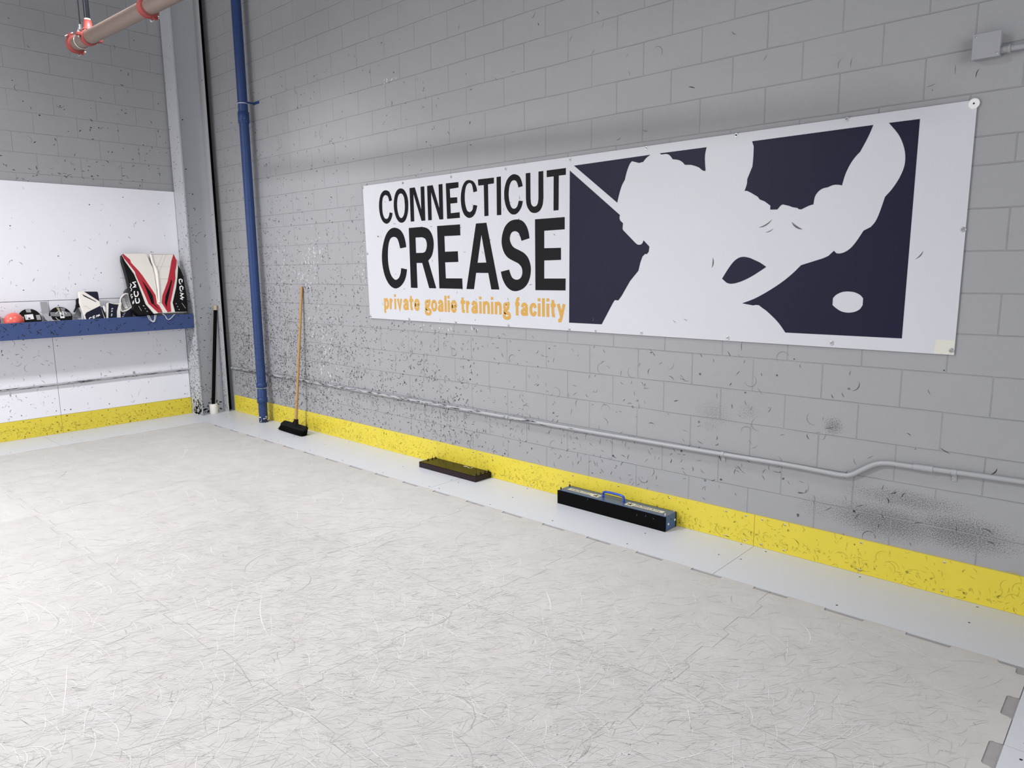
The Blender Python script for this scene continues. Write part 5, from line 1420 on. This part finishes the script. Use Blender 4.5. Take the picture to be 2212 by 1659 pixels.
GF = lean(.15, .1)
gv = thing('catching_glove', 'white and navy catching glove with laced pocket in the shelf beside the leg pads', 'glove', (.2, Y0G, 1.235))
g_ = D['gl']
dn = lambda pl_: [(q[0], -.150 if q[1] < -.02 else q[1]) for q in pl_]
cush(gv, 'cuff', GF, dn([(-.182 + .0, 0)] if False else g_['cuff']), .05, M['pad_navy'], .004)
relief(gv, 'cuff_binding', GF, dn(g_['edge']), .006, M['pad_white'])
relief(gv, 'cuff_binding', GF, g_['top'], .006, M['pad_white'])
relief(gv, 'thumb_edge', GF, dn(g_['bar']), .012, M['pad_white'])
cush(gv, 'palm', GF, dn(g_['body']), .06, M['pad_navy'], .006)
# pocket: a bowl sunk behind a padded white rim
rim = g_['rim']
cx = sum(q[0] for q in rim) / len(rim); cy = sum(q[1] for q in rim) / len(rim)
mb = MB()
rr = smooth_line(rim, 3, closed=True)[:-1]
nn = len(rr)
vs = []
for (s_, d) in ((1, .004), (.9, .004), (.72, .032), (.45, .052), (.15, .060)):
    vs += [GF(cx + (q[0] - cx) * s_, cy + (q[1] - cy) * s_, d) for q in rr]
fs = []
for i in range(4):
    for k in range(nn):
        fs.append((i * nn + k, i * nn + (k + 1) % nn, (i + 1) * nn + (k + 1) % nn, (i + 1) * nn + k))
fs.append(tuple(4 * nn + k for k in range(nn)))
mb.add(vs, fs, 0, True)
mb.build('pocket', M['tape'], gv)
mb = MB(); mb.tube([GF(q[0], q[1], -.001) for q in rr] + [GF(rr[0][0], rr[0][1], -.001)], .0075, 8, 0)
mb.build('pocket_rim', M['pad_white'], gv)
mb = MB()
for k in range(6):
    t = -.5 + k / 5
    mb.tube([GF(cx + t * .028 - .02 + .006 * j, cy + .055 - .030 * j, .004 + .030 * math.sin(math.pi * (j + .5) / 5)) for j in range(5)], .0026, 6, 0)
for k in range(7):
    v_ = cy + .05 - .019 * k
    mb.tube([GF(cx - .028 + .014 * j, v_ + .004 * j, .006 + .026 * math.sin(math.pi * (j + .5) / 5)) for j in range(5)], .0024, 6, 0)
mb.build('lacing', M['lace'], gv)
strokes(gv, GF, [g_['C1'], g_['C2'], g_['M']], .0045, M['lettering'], .0012)
bx = [q for q in g_['body']]
strokes(gv, GF, [[(.085 - .012 * k - .010, .055 - .018 * k), (.085 - .012 * k + .008, .057 - .018 * k)] for k in range(6)], .004, M['lettering'], .0012, 'palm_lacing')
cush(gv, 'fingers', GF, g_['fing'], .03, M['lace'], .004)
cush(gv, 'hand_strap', GF, [(q[0], -.150 if q[1] < -.02 else q[1]) for q in g_['under']], .02, M['pad_black'], .003)

# gear behind the blocker and behind the left pad
b4 = D['bk']
FB = lambda x_: (lambda u, v, d=0: (x_ - d, u, v))
hb = thing('chest_strap_gear', 'black and grey strapped gear heaped in the shelf behind the blocker', 'hockey gear', (.11, -1.56, SZ))
rel = lambda pl_: [(q[0] + 1.56, max(q[1] + 1.235 - SZ, .002)) for q in pl_]
cush(hb, 'strap', FB(.010), rel(b4['strap']), .03, M['pad_black'], .005)
cush(hb, 'grey_flap', FB(-.025), rel(b4['grey']), .02, M['tape2'], .004)
cush(hb, 'toe_tab', FB(.040), rel(b4['toe']), .018, M['white_pl'], .003)
pc = rel(b4['piece'])
hp = thing('black_cup', 'small dark padded piece peeking out behind the left leg pad', 'hockey gear', (.08, -1.10, SZ))
pc = [(q[0] + 1.235 * 0 , q[1]) for q in b4['piece']]
ymin = min(q[0] for q in pc)
pp = [(q[0] + 1.10, q[1] + 1.235 - SZ) for q in pc]
pp = [pp[0], pp[1], pp[2], pp[3], (pp[3][0], .002), (pp[0][0] + .01, .002)]
cush(hp, 'shell', FB(.0), pp, .03, M['grey_dk'], .006)
